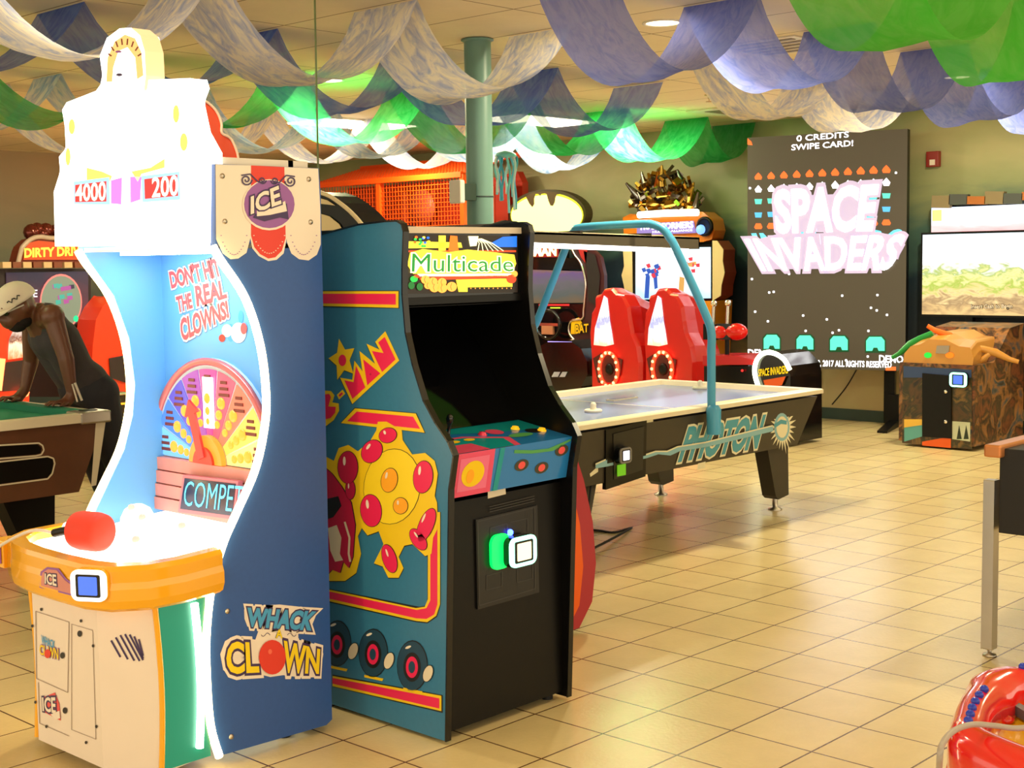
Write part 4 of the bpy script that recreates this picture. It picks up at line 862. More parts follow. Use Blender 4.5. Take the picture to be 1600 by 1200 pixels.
ar.T('TAITO CORPORATION 1978, 2017 ALL RIGHTS RESERVED', [(1176, 571), (1393, 576), (1393, 565), (1176, 561)], vw, 1, .02)
ar.P([(1384, 573), (1400, 573), (1400, 579), (1384, 579)], vo, 1); ar.P([(1168, 216), (1174, 221), (1176, 227), (1168, 226)], vo, 1)
ar.build('screen_graphics', scn)
for u in (.22, wS-.16):
    m = MB(); bxs(m, u-.05, u+.05, 0.03, zb_+.3, -.16, -.09, black); lg = m.build('stand_post', GS)
    c = V((A_.x, A_.y, 0))+hdn*u
    m = MB(); m.slab([c+sn*.42+V((0, 0, .0)), c+sn*.42+V((0, 0, .02)), c-sn*.06+V((0, 0, .06)), c-sn*.06+V((0, 0, .30)), c-sn*.16+V((0, 0, .30)), c-sn*.2+V((0, 0, 0))], hdn*.09, black); m.build('stand_foot', lg)
# ================================================================== WALL OBJECTS
q = PX(11.9).p(1461, 249); t = thing('fire_alarm', 'small red fire alarm box on the wall above the hunting game', 'fire alarm', (11.9, q.y, q.z-.07))
MB().box((11.84, q.y-.06, q.z-.07), (11.899, q.y+.06, q.z+.07), flat('alarm_red', 140, 34, 26, .35)).build('casing', t, bevel=.005)
MB().box((11.832, q.y-.03, q.z-.055), (11.84, q.y+.02, q.z-.005), white_p).build('strobe_lens', t)
q = PX(11.9).p(1277, 583); t = thing('wall_outlet', 'wall outlet with a black plug and cord under the giant screen', 'outlet', (11.9, q.y, q.z-.06))
MB().box((11.888, q.y-.04, q.z-.06), (11.899, q.y+.04, q.z+.06), flat('outlet_plate', 150, 130, 96)).build('cover_plate', t)
m = MB(); m.box((11.85, q.y-.02, q.z-.03), (11.888, q.y+.02, q.z), rubber); m.tube(cr([V((11.86, q.y, q.z-.01)), V((11.84, q.y+.03, q.z-.1)), V((11.85, q.y+.03, q.z-.3)), V((11.86, q.y+.05, .01))], 4), .006, rubber, 8); m.build('plug', t)
m = MB(); P_ = PX(11.88); m.tube(cr([P_.p(1338, 578), P_.p(1322, 605), P_.p(1300, 632)], 4), .006, rubber, 6); m.build('power_cord', GS)
# ================================================================== HUNTING GAME
HG = thing('hunting_game_pedestal', 'short hunting game pedestal with wilderness art and tan gun deck at right', 'arcade machine', (11.0, 5.16, 0))
Pf_ = PX(10.55)
def scenery(name, cols, scale=3):
    m = bpy.data.materials.new(name); m.use_nodes = True; nt = m.node_tree; b = nt.nodes['Principled BSDF']
    tc = nt.nodes.new('ShaderNodeTexCoord'); nz = nt.nodes.new('ShaderNodeTexNoise'); nz.inputs['Scale'].default_value = scale; nz.inputs['Detail'].default_value = 6; nz.inputs['Distortion'].default_value = 2.0
    nt.links.new(tc.outputs['Object'], nz.inputs['Vector']); rp = nt.nodes.new('ShaderNodeValToRGB'); e = rp.color_ramp.elements
    n = len(cols); e[0].position = .3; e[0].color = (*srgb(*cols[0]), 1); e[1].position = .7; e[1].color = (*srgb(*cols[-1]), 1)
    for i in range(1, n-1): k = e.new(.3+.4*i/(n-1)); k.color = (*srgb(*cols[i]), 1)
    nt.links.new(nz.outputs['Fac'], rp.inputs['Fac']); nt.links.new(rp.outputs['Color'], b.inputs['Base Color']); b.inputs['Roughness'].default_value = .35
    return m
sc1 = scenery('wilderness_front_print', [(26, 24, 20), (80, 54, 26), (40, 42, 24), (120, 88, 42), (30, 38, 50)], 4)
sc2_ = scenery('wilderness_side_print', [(20, 18, 16), (120, 66, 34), (44, 34, 22), (150, 100, 52), (60, 74, 84), (24, 20, 18)], 3)
m = MB(); m.box((10.55, 4.83, .04), (11.5, 5.49, .70), sc2_); bd = m.build('cabinet_body', HG)
m = MB(); m.slab([(10.9, 4.83, .70), (11.5, 4.83, .70), (11.5, 4.83, 1.0), (11.2, 4.83, .97)], (0, .66, 0), sc2_); m.build('riser', HG)
m = MB(); m.slab([Pf_.p(*q_) for q_ in ((1411, 571), (1519, 577), (1519, 702), (1410, 692))], (-.006, 0, 0), sc1); fp_ = m.build('front_panel', HG)
ar = Art(PX(10.543).p, .002)
ar.P([(1413, 658), (1441, 656), (1441, 682), (1413, 690)], flat('lake_print', 90, 160, 160), 1); ar.P([(1413, 655), (1441, 655), (1441, 664), (1413, 668)], flat('sunset_print', 226, 180, 70), 2)
ar.P([(1441, 690), (1486, 682), (1486, 700), (1441, 696)], oran, 1); ar.P([(1488, 658), (1516, 660), (1516, 690), (1488, 686)], flat('pale_sky_print', 190, 196, 170), 1)
for x in (1499, 1510): ar.P([(x, 664), (x+4, 686), (x-4, 686)], flat('pine_print', 30, 44, 30), 2)
ar.P([(1412, 572), (1518, 578), (1518, 590), (1412, 590)], flat('dusk_print', 44, 66, 110), 1)
ar.build('front_print', fp_)
m = MB(); m.slab([PX(10.54).p(*q_) for q_ in ((1442, 583), (1487, 587), (1487, 685), (1442, 682))], (-.012, 0, 0), black); d_o = m.build('coin_door', HG)
for q_ in ((1478, 612), (1478, 659)): MB().lathe([(.001, 0), (.016, 0), (.014, .01), (.001, .012)], PX(10.528).p(*q_), chrome, 12, axis=(-1, 0, 0)).build('lock', d_o)
card_reader(HG, PX(10.53).p(1500, 593), V((0, -1, 0)), V((0, 0, 1)), V((-1, 0, 0)), (.15, .12), glow('mint_reader_glow', 150, 255, 210, 2.2), glow('blue_screen_glow', 70, 110, 225, .9))
tan = flat('tan_molded_plastic', 196, 138, 58, .3, coat=.3)
m = MB()
dk = [(1411, 571), (1413, 552), (1423, 541), (1438, 538), (1452, 530), (1478, 531), (1498, 541), (1516, 543), (1521, 560), (1519, 577)]
r0 = [PX(10.56).p(*q_) for q_ in dk]; r1 = [V((10.72, 5.16+(p.y-5.16)*.92, p.z+.05 if p.z > .72 else p.z)) for p in r0]; r2 = [V((11.1, 5.16+(p.y-5.16)*.85, p.z+.06 if p.z > .72 else p.z)) for p in r0]
m.loft([r0, r1, r2], tan, smooth=False); gd = m.build('gun_deck', HG, bevel=.02)
ar = Art(PX(10.555).p, .003)
ar.E(1450, 555, 6, 4.5, glow('green_button_glow', 30, 200, 60, .9), 1); ar.E(1484, 555, 6.5, 4.5, glow('orange_button_glow', 255, 120, 20, .9), 1); ar.P([(1464, 540), (1484, 540), (1482, 553), (1462, 552)], flat('deck_label_grey', 150, 140, 130), 1)
ar.build('deck_buttons', gd)
def gun(p, ax, colr, lab):
    ax = V(ax).normalized()
    m = MB(); up_ = V((0, 0, 1)); sd = ax.cross(up_).normalized(); u2 = sd.cross(ax)
    prof_ = [(-.16, .0, .035), (-.05, .02, .03), (.05, .02, .035), (.17, .0, .022), (.24, 0, .018)]
    rings = [[p+ax*a_+u2*(b_+math.sin(th)*r_)+sd*math.cos(th)*r_*.6 for th in [2*PI*j/10 for j in range(10)]] for a_, b_, r_ in prof_]
    m.loft(rings, colr); g_ = m.build('toy_rifle', HG); g_['label'] = lab
    m = MB(); m.capsule(p+ax*.0-u2*.01, p-ax*.06-u2*.11, .02, .025, colr); m.build('grip', g_)
gun(PX(10.7).p(1432, 537), (-.2, .8, -.5), flat('rifle_green', 30, 140, 60, .3), 'green toy rifle resting on the left of the tan gun deck')
gun(PX(10.7).p(1489, 533), (-.3, .75, .5), flat('rifle_orange', 240, 110, 30, .3), 'orange toy rifle in the middle of the tan gun deck')
gun(PX(10.8).p(1545, 552), (.3, -.8, -.25), tan, 'tan toy rifle with red tip at the right of the gun deck')
TV = thing('hunting_game_screen', 'bright flat screen showing a grassy savanna, on a post behind the gun pedestal', 'screen', (11.75, 5.1, 0))
Pt = PX(11.72)
q_ = [Pt.p(1442, 367), Pt.p(1442, 491)]; y1 = q_[0].y; y0 = y1-1.62; z1 = q_[0].z; z0 = q_[1].z
m = MB(); m.box((11.725, y0-.02, z0-.02), (11.78, y1+.02, z1+.02), black); m.build('bezel', TV)
def scene_glow(name, stops, scale, st=1.3):
    m = bpy.data.materials.new(name); m.use_nodes = True; nt = m.node_tree; b = nt.nodes['Principled BSDF']
    tc = nt.nodes.new('ShaderNodeTexCoord'); sp = nt.nodes.new('ShaderNodeSeparateXYZ'); nt.links.new(tc.outputs['Generated'], sp.inputs[0])
    nz = nt.nodes.new('ShaderNodeTexNoise'); nz.inputs['Scale'].default_value = scale; nz.inputs['Detail'].default_value = 8; nz.inputs['Distortion'].default_value = 1
    nt.links.new(tc.outputs['Generated'], nz.inputs['Vector'])
    a = nt.nodes.new('ShaderNodeMath'); a.operation = 'MULTIPLY_ADD'; a.inputs[1].default_value = .55; nt.links.new(nz.outputs['Fac'], a.inputs[0]); nt.links.new(sp.outputs['Z'], a.inputs[2])
    d = nt.nodes.new('ShaderNodeMath'); d.operation = 'SUBTRACT'; d.inputs[1].default_value = .28; nt.links.new(a.outputs[0], d.inputs[0])
    rp = nt.nodes.new('ShaderNodeValToRGB'); e = rp.color_ramp.elements
    e[0].position = stops[0][0]; e[0].color = (*srgb(*stops[0][1]), 1); e[1].position = stops[-1][0]; e[1].color = (*srgb(*stops[-1][1]), 1)
    for p_, c_ in stops[1:-1]: k = e.new(p_); k.color = (*srgb(*c_), 1)
    nt.links.new(d.outputs[0], rp.inputs['Fac']); nt.links.new(rp.outputs['Color'], b.inputs['Emission Color']); b.inputs['Emission Strength'].default_value = st
    b.inputs['Base Color'].default_value = (.02, .02, .02, 1); b.inputs['Roughness'].default_value = .2
    return m
sv = scene_glow('savanna_video_glow', [(0, (206, 170, 110)), (.15, (150, 120, 80)), (.25, (220, 190, 130)), (.36, (150, 170, 60)), (.45, (220, 210, 140)), (.52, (150, 170, 90)), (.60, (225, 220, 215)), (.75, (250, 252, 255)), (1, (220, 240, 255))], 11, 1.1)
m = MB(); m.box((11.718, y0, z0), (11.725, y1, z1), sv); ds = m.build('display', TV)
ar = Art(PX(11.716).p, .002); ar.T('Insert Cash to Begin', [(1518, 484), (1582, 483), (1582, 475), (1518, 476)], wht, 2, .02, 0, [(blk, .1)]); ar.build('screen_text', ds)
q_ = [Pt.p(1457, 325), Pt.p(1457, 363)]
m = MB(); m.box((11.70, y0, q_[1].z), (11.72, q_[0].y, q_[0].z), scene_glow('marquee_sky_glow', [(0, (214, 150, 150)), (.3, (226, 180, 180)), (.45, (250, 250, 255)), (.8, (255, 255, 255)), (1, (170, 200, 255))], 5, 1.3)); m.box((11.72, y0, q_[1].z-.02), (11.78, q_[0].y+.01, q_[0].z+.02), black); mq = m.build('lit_marquee', TV)
m = MB(); m.box((11.695, q_[0].y-.10, q_[0].z-.12), (11.70, q_[0].y-.01, q_[0].z-.02), glow('marquee_patch', 255, 240, 120, 1)); m.build('marquee_patch', mq)
m = MB()
for k in range(9): m.frame((11.68, y0+.1+k*.165, q_[0].z+.05+.015*(k % 2)), (0, 1, .05), (0, -.05, 1), (1, 0, 0), .17, .07+.02*(k % 3), .06, [flat('topper_rust', 168, 100, 40), flat('topper_slate', 70, 76, 74), flat('topper_sand', 130, 116, 84)][k % 3])
m.build('sculpted_topper', TV)
m = MB(); yy = PX(11.8).p(1515, 510).y; m.box((11.79, yy-.03, .02), (11.85, yy+.03, z0+.1), black); m.box((11.6, yy-.35, 0), (11.88, yy+.35, .02), black); m.build('stand_post', TV)
m = MB(); m.slab([PX(11.62).p(1436, 530), PX(11.62).p(1490, 517), PX(11.62).p(1600, 522), PX(11.62).p(1640, 560), PX(11.62).p(1640, 640), PX(11.62).p(1436, 640)], (.15, 0, 0), flat('dark_brown_bench', 66, 52, 36)); m.build('speaker_box', TV)
# ================================================================== ROBOT SHOOTER MACHINE
TF = thing('robot_shooter_machine', 'large yellow and black two seat shooter cabinet with lit Transformers marquee', 'arcade machine', (11.4, 8.6, 0))
Q = PX(11.5)
tfy = flat('amber_yellow_plastic', 236, 150, 30, .3); tfo = flat('orange_cowl_plastic', 216, 120, 16, .3, coat=.3)
m = MB(); m.slab([Q.p(*a) for a in ((984, 470), (1118, 470), (1112, 610), (990, 610))], (.3, 0, 0), tfy); m.build('lower_console', TF)
m = MB(); m.slab([Q.p(*a) for a in ((988, 384), (1114, 382), (1114, 470), (988, 472))], (.12, 0, 0), black_gloss); mo = m.build('monitor', TF)
m = MB(); m.slab([PX(11.49).p(*a) for a in ((993, 388), (1110, 386), (1110, 466), (993, 468))], (.005, 0, 0), scene_glow('sky_video_glow', [(0, (170, 220, 240)), (.4, (225, 245, 250)), (.7, (250, 255, 255)), (1, (200, 232, 250))], 3, 1.15)); mp_ = m.build('display', mo)
ar = Art(PX(11.485).p, .003)
vbl = glow('video_blue', 40, 80, 170, .8); vrd = glow('video_red', 200, 50, 70, .8); vam = glow('video_amber', 200, 150, 80, .8)
rq = random.Random(9)
for k in range(16): a = rq.uniform(0, 6.28); r = rq.uniform(0, 13); ar.P([(1018+r*math.cos(a)+dx, 422+r*.8*math.sin(a)+dy) for dx, dy in ((-4, -2), (2, -4), (4, 2), (-1, 4))], rq.choice([vbl, vrd, vbl]), 1+k*.1)
ar.P([(1009, 432), (1016, 432), (1014, 466), (1007, 466)], vbl, 1); ar.P([(1021, 432), (1027, 430), (1028, 450), (1023, 452)], vbl, 1)
for k in range(14): a = rq.uniform(0, 6.28); r = rq.uniform(0, 14); ar.P([(1080+r*math.cos(a)+dx, 414+r*.9*math.sin(a)+dy) for dx, dy in ((-4, -2), (3, -3), (3, 3), (-2, 3))], rq.choice([vrd, vam, vrd]), 1+k*.1)
ar.P([(1062, 432), (1070, 434), (1068, 464), (1060, 460)], vam, 1); ar.build('screen_graphics', mp_)
pyl = flat('pale_gold_pylon', 232, 208, 150, .35)
for a in ([(974, 388), (988, 388), (989, 474), (978, 466), (976, 448), (972, 430), (976, 416)], [(1114, 376), (1121, 376), (1131, 390), (1130, 408), (1133, 426), (1128, 446), (1127, 462), (1114, 470)]):
    m = MB(); m.slab([Q.p(*b) for b in a], (.2, 0, 0), flat('pylon_rust_edge', 150, 60, 30)); m.slab([PX(11.49).p(*b) for b in a], (-.01, 0, 0), pyl); m.build('side_pylon', TF)
m = MB(); m.slab([Q.p(*a) for a in ((973, 340), (985, 334), (1020, 338), (1060, 330), (1098, 331), (1112, 342), (1116, 360), (1112, 374), (1098, 378), (985, 382), (975, 370))], (.2, 0, 0), tfo); hdT = m.build('marquee_cowl', TF, bevel=.02)
m = MB(); m.slab([PX(11.485).p(*a) for a in ((996, 350), (1084, 345), (1088, 364), (996, 368))], (-.01, 0, 0), glow('violet_marquee_glow', 140, 120, 190, .7)); mp2 = m.build('lit_plate', hdT)
ar = Art(PX(11.47).p, .003); ar.T('TRANSFORMERS', [(999, 359), (1083, 356), (1083, 346), (999, 351)], vw, 1, .03); ar.T('HUMAN ALLIANCE', [(1020, 364), (1082, 361), (1082, 358), (1020, 361)], vw, 1); ar.build('marquee_text', mp2)
c = PX(11.48).p(1102, 354); m = MB(); m.lathe([(.10, 0), (.10, .02), (.075, .03), (.07, .01), (.001, .01)], c, black, 20, axis=(-1, 0, 0)); m.ball(c+V((-.02, .04, -.03)), .05, glow('blue_lamp_glow', 110, 160, 255, 1.4), 12); m.build('round_lamp', hdT)
rq = random.Random(21); m = MB()
gold = mat('gold_chrome', (.55, .33, .06), .2, 1); gun_ = mat('gunmetal', (.2, .18, .16), .25, 1)
for k in range(90):
    x = rq.uniform(992, 1086); h_ = 1-abs((x-1038)/60)**2; y = 335-rq.uniform(4, 68*h_); p = PX(11.5).p(x, y)+V((rq.uniform(-.08, .08), 0, 0))
    a = V((rq.uniform(-1, 1), rq.uniform(-1, 1), rq.uniform(-.3, 1))).normalized(); b = a.orthogonal().normalized(); cxx = a.cross(b)
    m.frame(p, a, b, cxx, rq.uniform(.10, .26), rq.uniform(.03, .08), rq.uniform(.015, .05), rq.choice([gold, gold, gun_]))
for x0_, y0_, x1_, y1_ in ((1000, 310, 978, 286), (1012, 330, 996, 300), (1085, 330, 1091, 300), (1075, 320, 1084, 285), (1010, 300, 1002, 268), (1035, 290, 1034, 258), (1068, 290, 1058, 266)): m.tube([PX(11.5).p(x0_, y0_), PX(11.45).p(x1_, y1_)], [.05, .012], rq.choice([gold, gun_]), 6)
m.build('metal_sculpture', TF)
m = MB(); m.tube([PX(11.40).p(998, 336), PX(11.40).p(1040, 333), PX(11.40).p(1090, 332)], .035, glow('warm_white_uplight_glow', 255, 246, 214, 3), 8); m.build('uplight', TF)
redp = flat('red_molded_seat', 204, 26, 22, .28, coat=.5, noise=.05)
def racing_seat(lab, dxp, first=None):
    c0 = PX(10.6).p(965+dxp, 600)
    t = thing('game_seat', lab, 'game seat', (10.7, c0.y, 0), 'red seats of the robot shooter machine')
    so = [(925, 618), (925, 560), (922, 520), (925, 488), (931, 478), (931, 462), (940, 459), (945, 451), (958, 449), (966, 457), (976, 460), (985, 478), (988, 500), (992, 520), (1001, 540), (1005, 565), (1003, 618)]
    P0 = [PX(10.5).p(x+dxp, y) for x, y in so]
    cy = sum(p.y for p in P0)/len(P0)
    for p in P0:
        if p.z < .4: p.z = .02
    m = MB(); r1 = [V((10.5+.0, p.y, p.z)) for p in P0]; r2 = [V((10.62, cy+(p.y-cy)*1.05-.02, p.z*.995)) for p in P0]; r3 = [V((10.85, cy+(p.y-cy)*.95-.05, p.z*.93)) for p in P0]
    m.loft([[V((10.47, cy+(p.y-cy)*.9, p.z*.98)) for p in P0], r1, r2, r3], redp, smooth=False); sh = m.build('seat_shell', t, bevel=.015)
    m = MB(); tri = [(944, 462), (949, 466), (953, 500), (959, 538), (946, 541), (928, 539), (930, 512), (938, 484)]
    m.slab([PX(10.465).p(x+dxp, y) for x, y in tri], (-.004, 0, 0), scene_glow('lit_back_panel_glow', [(0, (230, 190, 150)), (.3, (250, 250, 255)), (.5, (150, 150, 190)), (.65, (255, 255, 255)), (1, (240, 230, 255))], 4, 1.3)); m.build('lit_window', sh)
    sp = [(927, 560), (940, 552), (960, 556), (973, 562), (970, 585), (964, 598), (935, 598)]
    m = MB(); m.slab([PX(10.462).p(x+dxp, y) for x, y in sp], (-.006, 0, 0), flat('dark_red_speaker', 70, 12, 10)); spk = m.build('speaker_plate', sh)
    m = MB(); cc = PX(10.45).p(951+dxp, 577); ry, rz = .115, .165
    R1 = [cc+V((0, ry*math.cos(2*PI*i/28), rz*math.sin(2*PI*i/28))) for i in range(28)]
    m.tube(R1, .018, glow('red_seat_ring_glow', 255, 36, 16, 5), 8, True); m.build('light_ring', spk)
    for i in range(0, 28, 1):
        if i % 2 == 0:
            m = MB(); m.ball(R1[i]+V((-.015, 0, 0)), .016, glow('amber_dot_glow', 255, 190, 110, 3), 6); m.build('ring_bulb', spk)
    m = MB(); m.lathe([(.001, 0), (.06, 0), (.05, -.01), (.02, -.012), (.001, -.005)], cc+V((.004, 0, 0)), black, 18, axis=(1, 0, 0)); m.build('speaker_cone', spk)
    m = MB(); m.box((10.85, c0.y-.3, .1), (11.18, c0.y+.18, .45), flat('black_seat_cushion', 24, 20, 20)); m.build('seat_cushion', t, bevel=.03)
    return t
racing_seat('left red molded game seat with lit window and ring of lights, beside the Batman cabinet', 0)
racing_seat('right red molded game seat with lit window and ring of lights, behind the blue tube', 84)
m = MB(); m.tube(cr([PX(11.4).p(1008, 548), PX(11.4).p(1010, 566), PX(11.4).p(1017, 584), PX(11.4).p(1021, 606), PX(11.4).p(1023, 640)], 4), .022, glow('cool_tube_glow', 250, 255, 205, 5), 10); o = m.build('neon_tube', TF)
# ================================================================== BATMAN RACER
BT = thing('bat_racer_cabinet', 'black arcade racer under a glowing yellow oval bat sign', 'arcade machine', (11.3, 9.9, 0))
Q = PX(11.2)
m = MB(); el = [(855+60*math.cos(a), 334-38*math.sin(a)) for a in [2*PI*i/40 for i in range(40)]]
m.slab([Q.p(*a) for a in el], (.12, 0, 0), flat('olive_black_rim', 50, 44, 14)); sg = m.build('oval_sign', BT)
ar = Art(PX(11.19).p, .004); yg = glow('bat_sign_yellow_glow', 255, 255, 130, 1.9)
ar.E(855, 336, 57, 35, glow('bat_sign_lime_glow', 214, 214, 40, 1.0), 1, 40); ar.E(855, 337, 55.5, 32.5, yg, 2, 40)
bat = flat('bat_sign_brown', 74, 58, 14)
ar.P([(823, 307), (831, 302), (843, 300), (855, 299), (868, 300), (877, 303), (871, 304), (869, 309), (868, 316), (865, 322), (861, 321), (858, 314), (855, 303), (852, 302), (847, 303), (844, 309), (845, 306), (842, 303), (838, 303), (836, 310), (836, 319), (833, 324), (828, 318), (824, 310)], bat, 3)
ar.build('bat_emblem', sg)
m = MB(); q_ = [Q.p(*a) for a in ((800, 372), (866, 372), (866, 618), (800, 618))]; q_[2].z = q_[3].z = .005; m.slab(q_, (.25, 0, 0), black); m.build('cabinet_body', BT)
m = MB(); m.slab([PX(11.18).p(*a) for a in ((800, 384), (872, 386), (872, 402), (800, 402))], (.01, 0, 0), glow('red_marquee_glow', 150, 30, 40, .7)); mq = m.build('marquee', BT)
ar = Art(PX(11.17).p, .003); ar.T('BATMAN', [(806, 400), (869, 399), (869, 385), (806, 385)], vw, 1, .03, 0, [(glow('marquee_amber_glow', 255, 190, 60, 1), .07)]); ar.build('marquee_text', mq)
m = MB(); m.slab([PX(11.15).p(*a) for a in ((815, 421), (912, 424), (914, 473), (815, 474))], (.02, 0, 0), scene_glow('stormy_video_glow', [(0, (120, 100, 70)), (.3, (90, 100, 95)), (.6, (110, 105, 110)), (.85, (120, 90, 140)), (1, (150, 110, 90))], 3, .6)); m.build('display', BT)
m = MB(); m.slab([PX(11.16).p(*a) for a in ((815, 403), (912, 403), (912, 421), (815, 421))], (.02, 0, 0), black_gloss); m.slab([PX(11.1).p(*a) for a in ((812, 475), (912, 475), (908, 540), (812, 540))], (.15, 0, 0), black_gloss); dsh = m.build('dashboard', BT)
m = MB(); c = PX(10.95).p(856, 507); m.tube([c+V((0, .17*math.cos(2*PI*i/24), .15*math.sin(2*PI*i/24))) for i in range(24)], .02, black_gloss, 8, True); m.frame(c, (0, 1, 0), (0, 0, 1), (1, 0, 0), .3, .03, .02, chrome); m.frame(c+V((0, 0, -.06)), (0, 1, 0), (0, 0, 1), (1, 0, 0), .16, .09, .03, flat('wheel_copper', 170, 110, 80)); m.build('steering_wheel', BT)
ar = Art(PX(11.09).p, .003); ar.P([(842, 475), (890, 475), (890, 478), (842, 478)], glow('dash_red', 200, 40, 40, .8), 1); ar.P([(860, 480), (876, 480), (876, 482), (860, 482)], glow('dash_yellow', 200, 220, 60, .8), 1); ar.build('dash_lights', dsh)
sdp = [(892, 385), (898, 398), (908, 412), (915, 440), (914, 466), (912, 485), (910, 498), (892, 502), (890, 522), (908, 540), (922, 556), (924, 578), (921, 596), (910, 612), (912, 625), (940, 625), (945, 560), (944, 430), (938, 402), (922, 385)]
m = MB(); m.slab([PX(11.05).p(*a) for a in sdp], (.05, 0, 0), flat('dark_plum_print', 60, 24, 30, .35)); sp_ = m.build('side_panel', BT)
m = MB(); m.tube(cr([PX(11.04).p(*a) for a in sdp[:14]], 4), .014, chrome, 8); m.build('chrome_trim', sp_)
ar = Art(PX(11.04).p, .003); ar.P([(893, 500), (905, 496), (910, 505), (902, 522), (892, 522)], yelo, 1); ar.T('BAT', [(900, 521), (920, 518), (920, 506), (900, 508)], yelo, 2, .03, 0, [(blk, .1)]); ar.P([(902, 385), (918, 390), (916, 412), (908, 402)], flat('cape_red', 170, 30, 30), 1); ar.P([(912, 392), (930, 398), (938, 430), (934, 480), (920, 470), (918, 430)], blk, 1); ar.build('side_art', sp_)
bs = thing('racer_seat', 'glossy black racer seat with two silver slashes below the glowing bat sign', 'game seat', (10.6, 9.55, 0))
P0 = [PX(10.5).p(*a) for a in ((845, 630), (845, 540), (858, 533), (890, 532), (908, 545), (917, 565), (918, 585), (908, 604), (900, 630))]
for p in (P0[0], P0[-1]): p.z = .02
m = MB(); m.slab(P0, (.4, 0, 0), black_gloss); sb = m.build('seat_shell', bs, bevel=.03)
ar = Art(PX(10.495).p, .003)
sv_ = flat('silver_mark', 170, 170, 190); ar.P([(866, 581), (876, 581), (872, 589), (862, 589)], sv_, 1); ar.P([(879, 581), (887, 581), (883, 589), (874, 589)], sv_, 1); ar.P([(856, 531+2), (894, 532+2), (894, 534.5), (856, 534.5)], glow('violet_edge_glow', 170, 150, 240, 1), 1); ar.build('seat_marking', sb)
m = MB(); m.box((10.4, 9.0, .02), (10.9, 10.2, .12), black); m.build('base_plate', bs)
# ================================================================== INVADER GUN CONSOLE
IC = thing('invader_gun_console', 'dark gun console with yellow Space Invaders lettering and white light arc', 'arcade machine', (10.0, 6.6, 0))
Q = PX(9.9)
m = MB(); pr = [(1100, 572), (1180, 572), (1186, 556), (1200, 550), (1215, 554), (1232, 572), (1235, 588), (1236, 640), (1100, 640)]
PP = [Q.p(*a) for a in pr]
for p in PP[-2:]: p.z = .03
m.slab(PP, (.5, 0, 0), black_gloss); cb = m.build('console_body', IC)
m = MB(); m.tube(cr([PX(9.88).p(*a) for a in ((1186, 606), (1181, 592), (1179, 576), (1184, 560), (1196, 551), (1212, 553), (1226, 563), (1234, 578))], 5), .02, glow('cool_tube_glow', 250, 255, 205, 5), 8); m.build('light_arc', cb)
ar = Art(PX(9.88).p, .003); ar.T('SPACE INVADERS', [(1186, 588), (1232, 583), (1232, 571), (1186, 577)], glow('yellow_letter_glow', 250, 200, 10, .8), 2, .02, 0, [(blk, .06)]); ar.P([(1193, 594), (1228, 588), (1222, 602), (1196, 606)], oran, 1); ar.E(1160, 579, 2, 2, glow('red_led_glow', 255, 30, 30, 2), 1, 8); ar.build('console_print', cb)
m = MB(); m.slab([PX(9.9).p(*a) for a in ((1098, 556), (1150, 556), (1176, 562), (1176, 570), (1098, 570))], (.45, 0, 0), flat('console_red', 190, 30, 40, .25)); m.build('gun_deck', IC)
def blaster(x, lab, big):
    p = PX(10.1).p(x, 555)
    t = MB().cyl(p, p+V((0, 0, .18)), .02, black, 12).build('blaster_post', IC)
    m = MB(); m.box(p+V((-.05, -.07, .14)), p+V((.05, .07, .28)), black_gloss); m.ball(p+V((0, -.10, .21)), .10, flat('blaster_red', 214, 30, 24, .2), 14, (.8, 1.1, .75)); m.build('gun_body', t)
    m = MB(); m.cyl(p+V((0, .0, .24)), p+V((0, -.01, .46)), .016, chrome, 10); m.ball(p+V((0, -.01, .46)), .03, chrome, 10); m.build('handle', t)
blaster(1136, 'red swivel blaster with chrome handle on the gun console, right one', True)
blaster(1114, 'swivel blaster on the gun console, mostly hidden behind the blue tube', False)
# ================================================================== HOOP CAGE
CG = thing('hoop_game_cage', 'bright orange wire cage of basketball game behind the Multicade cabinet', 'arcade machine', (10.9, 12.4, 0))
cor = flat('orange_powder_coat', 236, 84, 14, .4)
PC = PX(10.6)
yL = PC.p(500, 300).y; yR = PC.p(724, 300).y; yM = PC.p(593, 300).y; zt1 = PC.p(600, 282).z; zt2 = zt1+.12
yF = PC.p(806, 300).y
for y in (yL+.3, yM, yR):
    MB().box((10.57, y-.03, 0), (10.63, y+.03, zt1), cor).build('cage_post', CG)
m = MB(); m.box((10.56, yR, zt1-.03), (10.64, yL+.3, zt1+.03), cor); m.box((11.5, yR, zt2+.1), (11.56, yL+.3, zt2+.16), cor); m.box((10.56, yR, .95), (10.63, yL+.3, 1.02), cor)
m.build('cage_rail', CG)
m = MB()
n = int((yL+.3-yR)/.05)
for k in range(n): y = yR+.05*k; m.box((10.597, y-.003, 1.0), (10.603, y+.003, zt1), cor)
for k in range(int((zt1-1.0)/.05)): z = 1.0+.05*k; m.box((10.594, yR, z-.003), (10.60, yL+.3, z+.003), cor)
m.build('wire_mesh', CG)
m = MB()
for k in range(n): y = yR+.05*k; m.slab([(10.6, y, zt1), (11.5, y, zt2+.13), (11.5, y+.006, zt2+.13), (10.6, y+.006, zt1)], (0, 0, .005), cor)
for k in range(18): x = 10.6+.05*k; m.box((x, yR, zt1+(zt2+.13-zt1)*(x-10.6)/.9), (x+.006, yL+.3, zt1+(zt2+.13-zt1)*(x-10.6)/.9+.005), cor)
m.build('roof_mesh', CG)
m = MB(); m.box((11.3, yR, .6), (11.34, yL+.3, zt1), flat('deep_red_backboard_panel', 150, 36, 16)); bkp = m.build('back_panel', CG)
m = MB()
for k in range(5): y = yR+.2+k*(yL-yR)/5; m.box((11.28, y, .8), (11.299, y+.05, zt1-.1), flat('panel_rib', 214, 90, 60))
m.build('panel_rib', bkp)
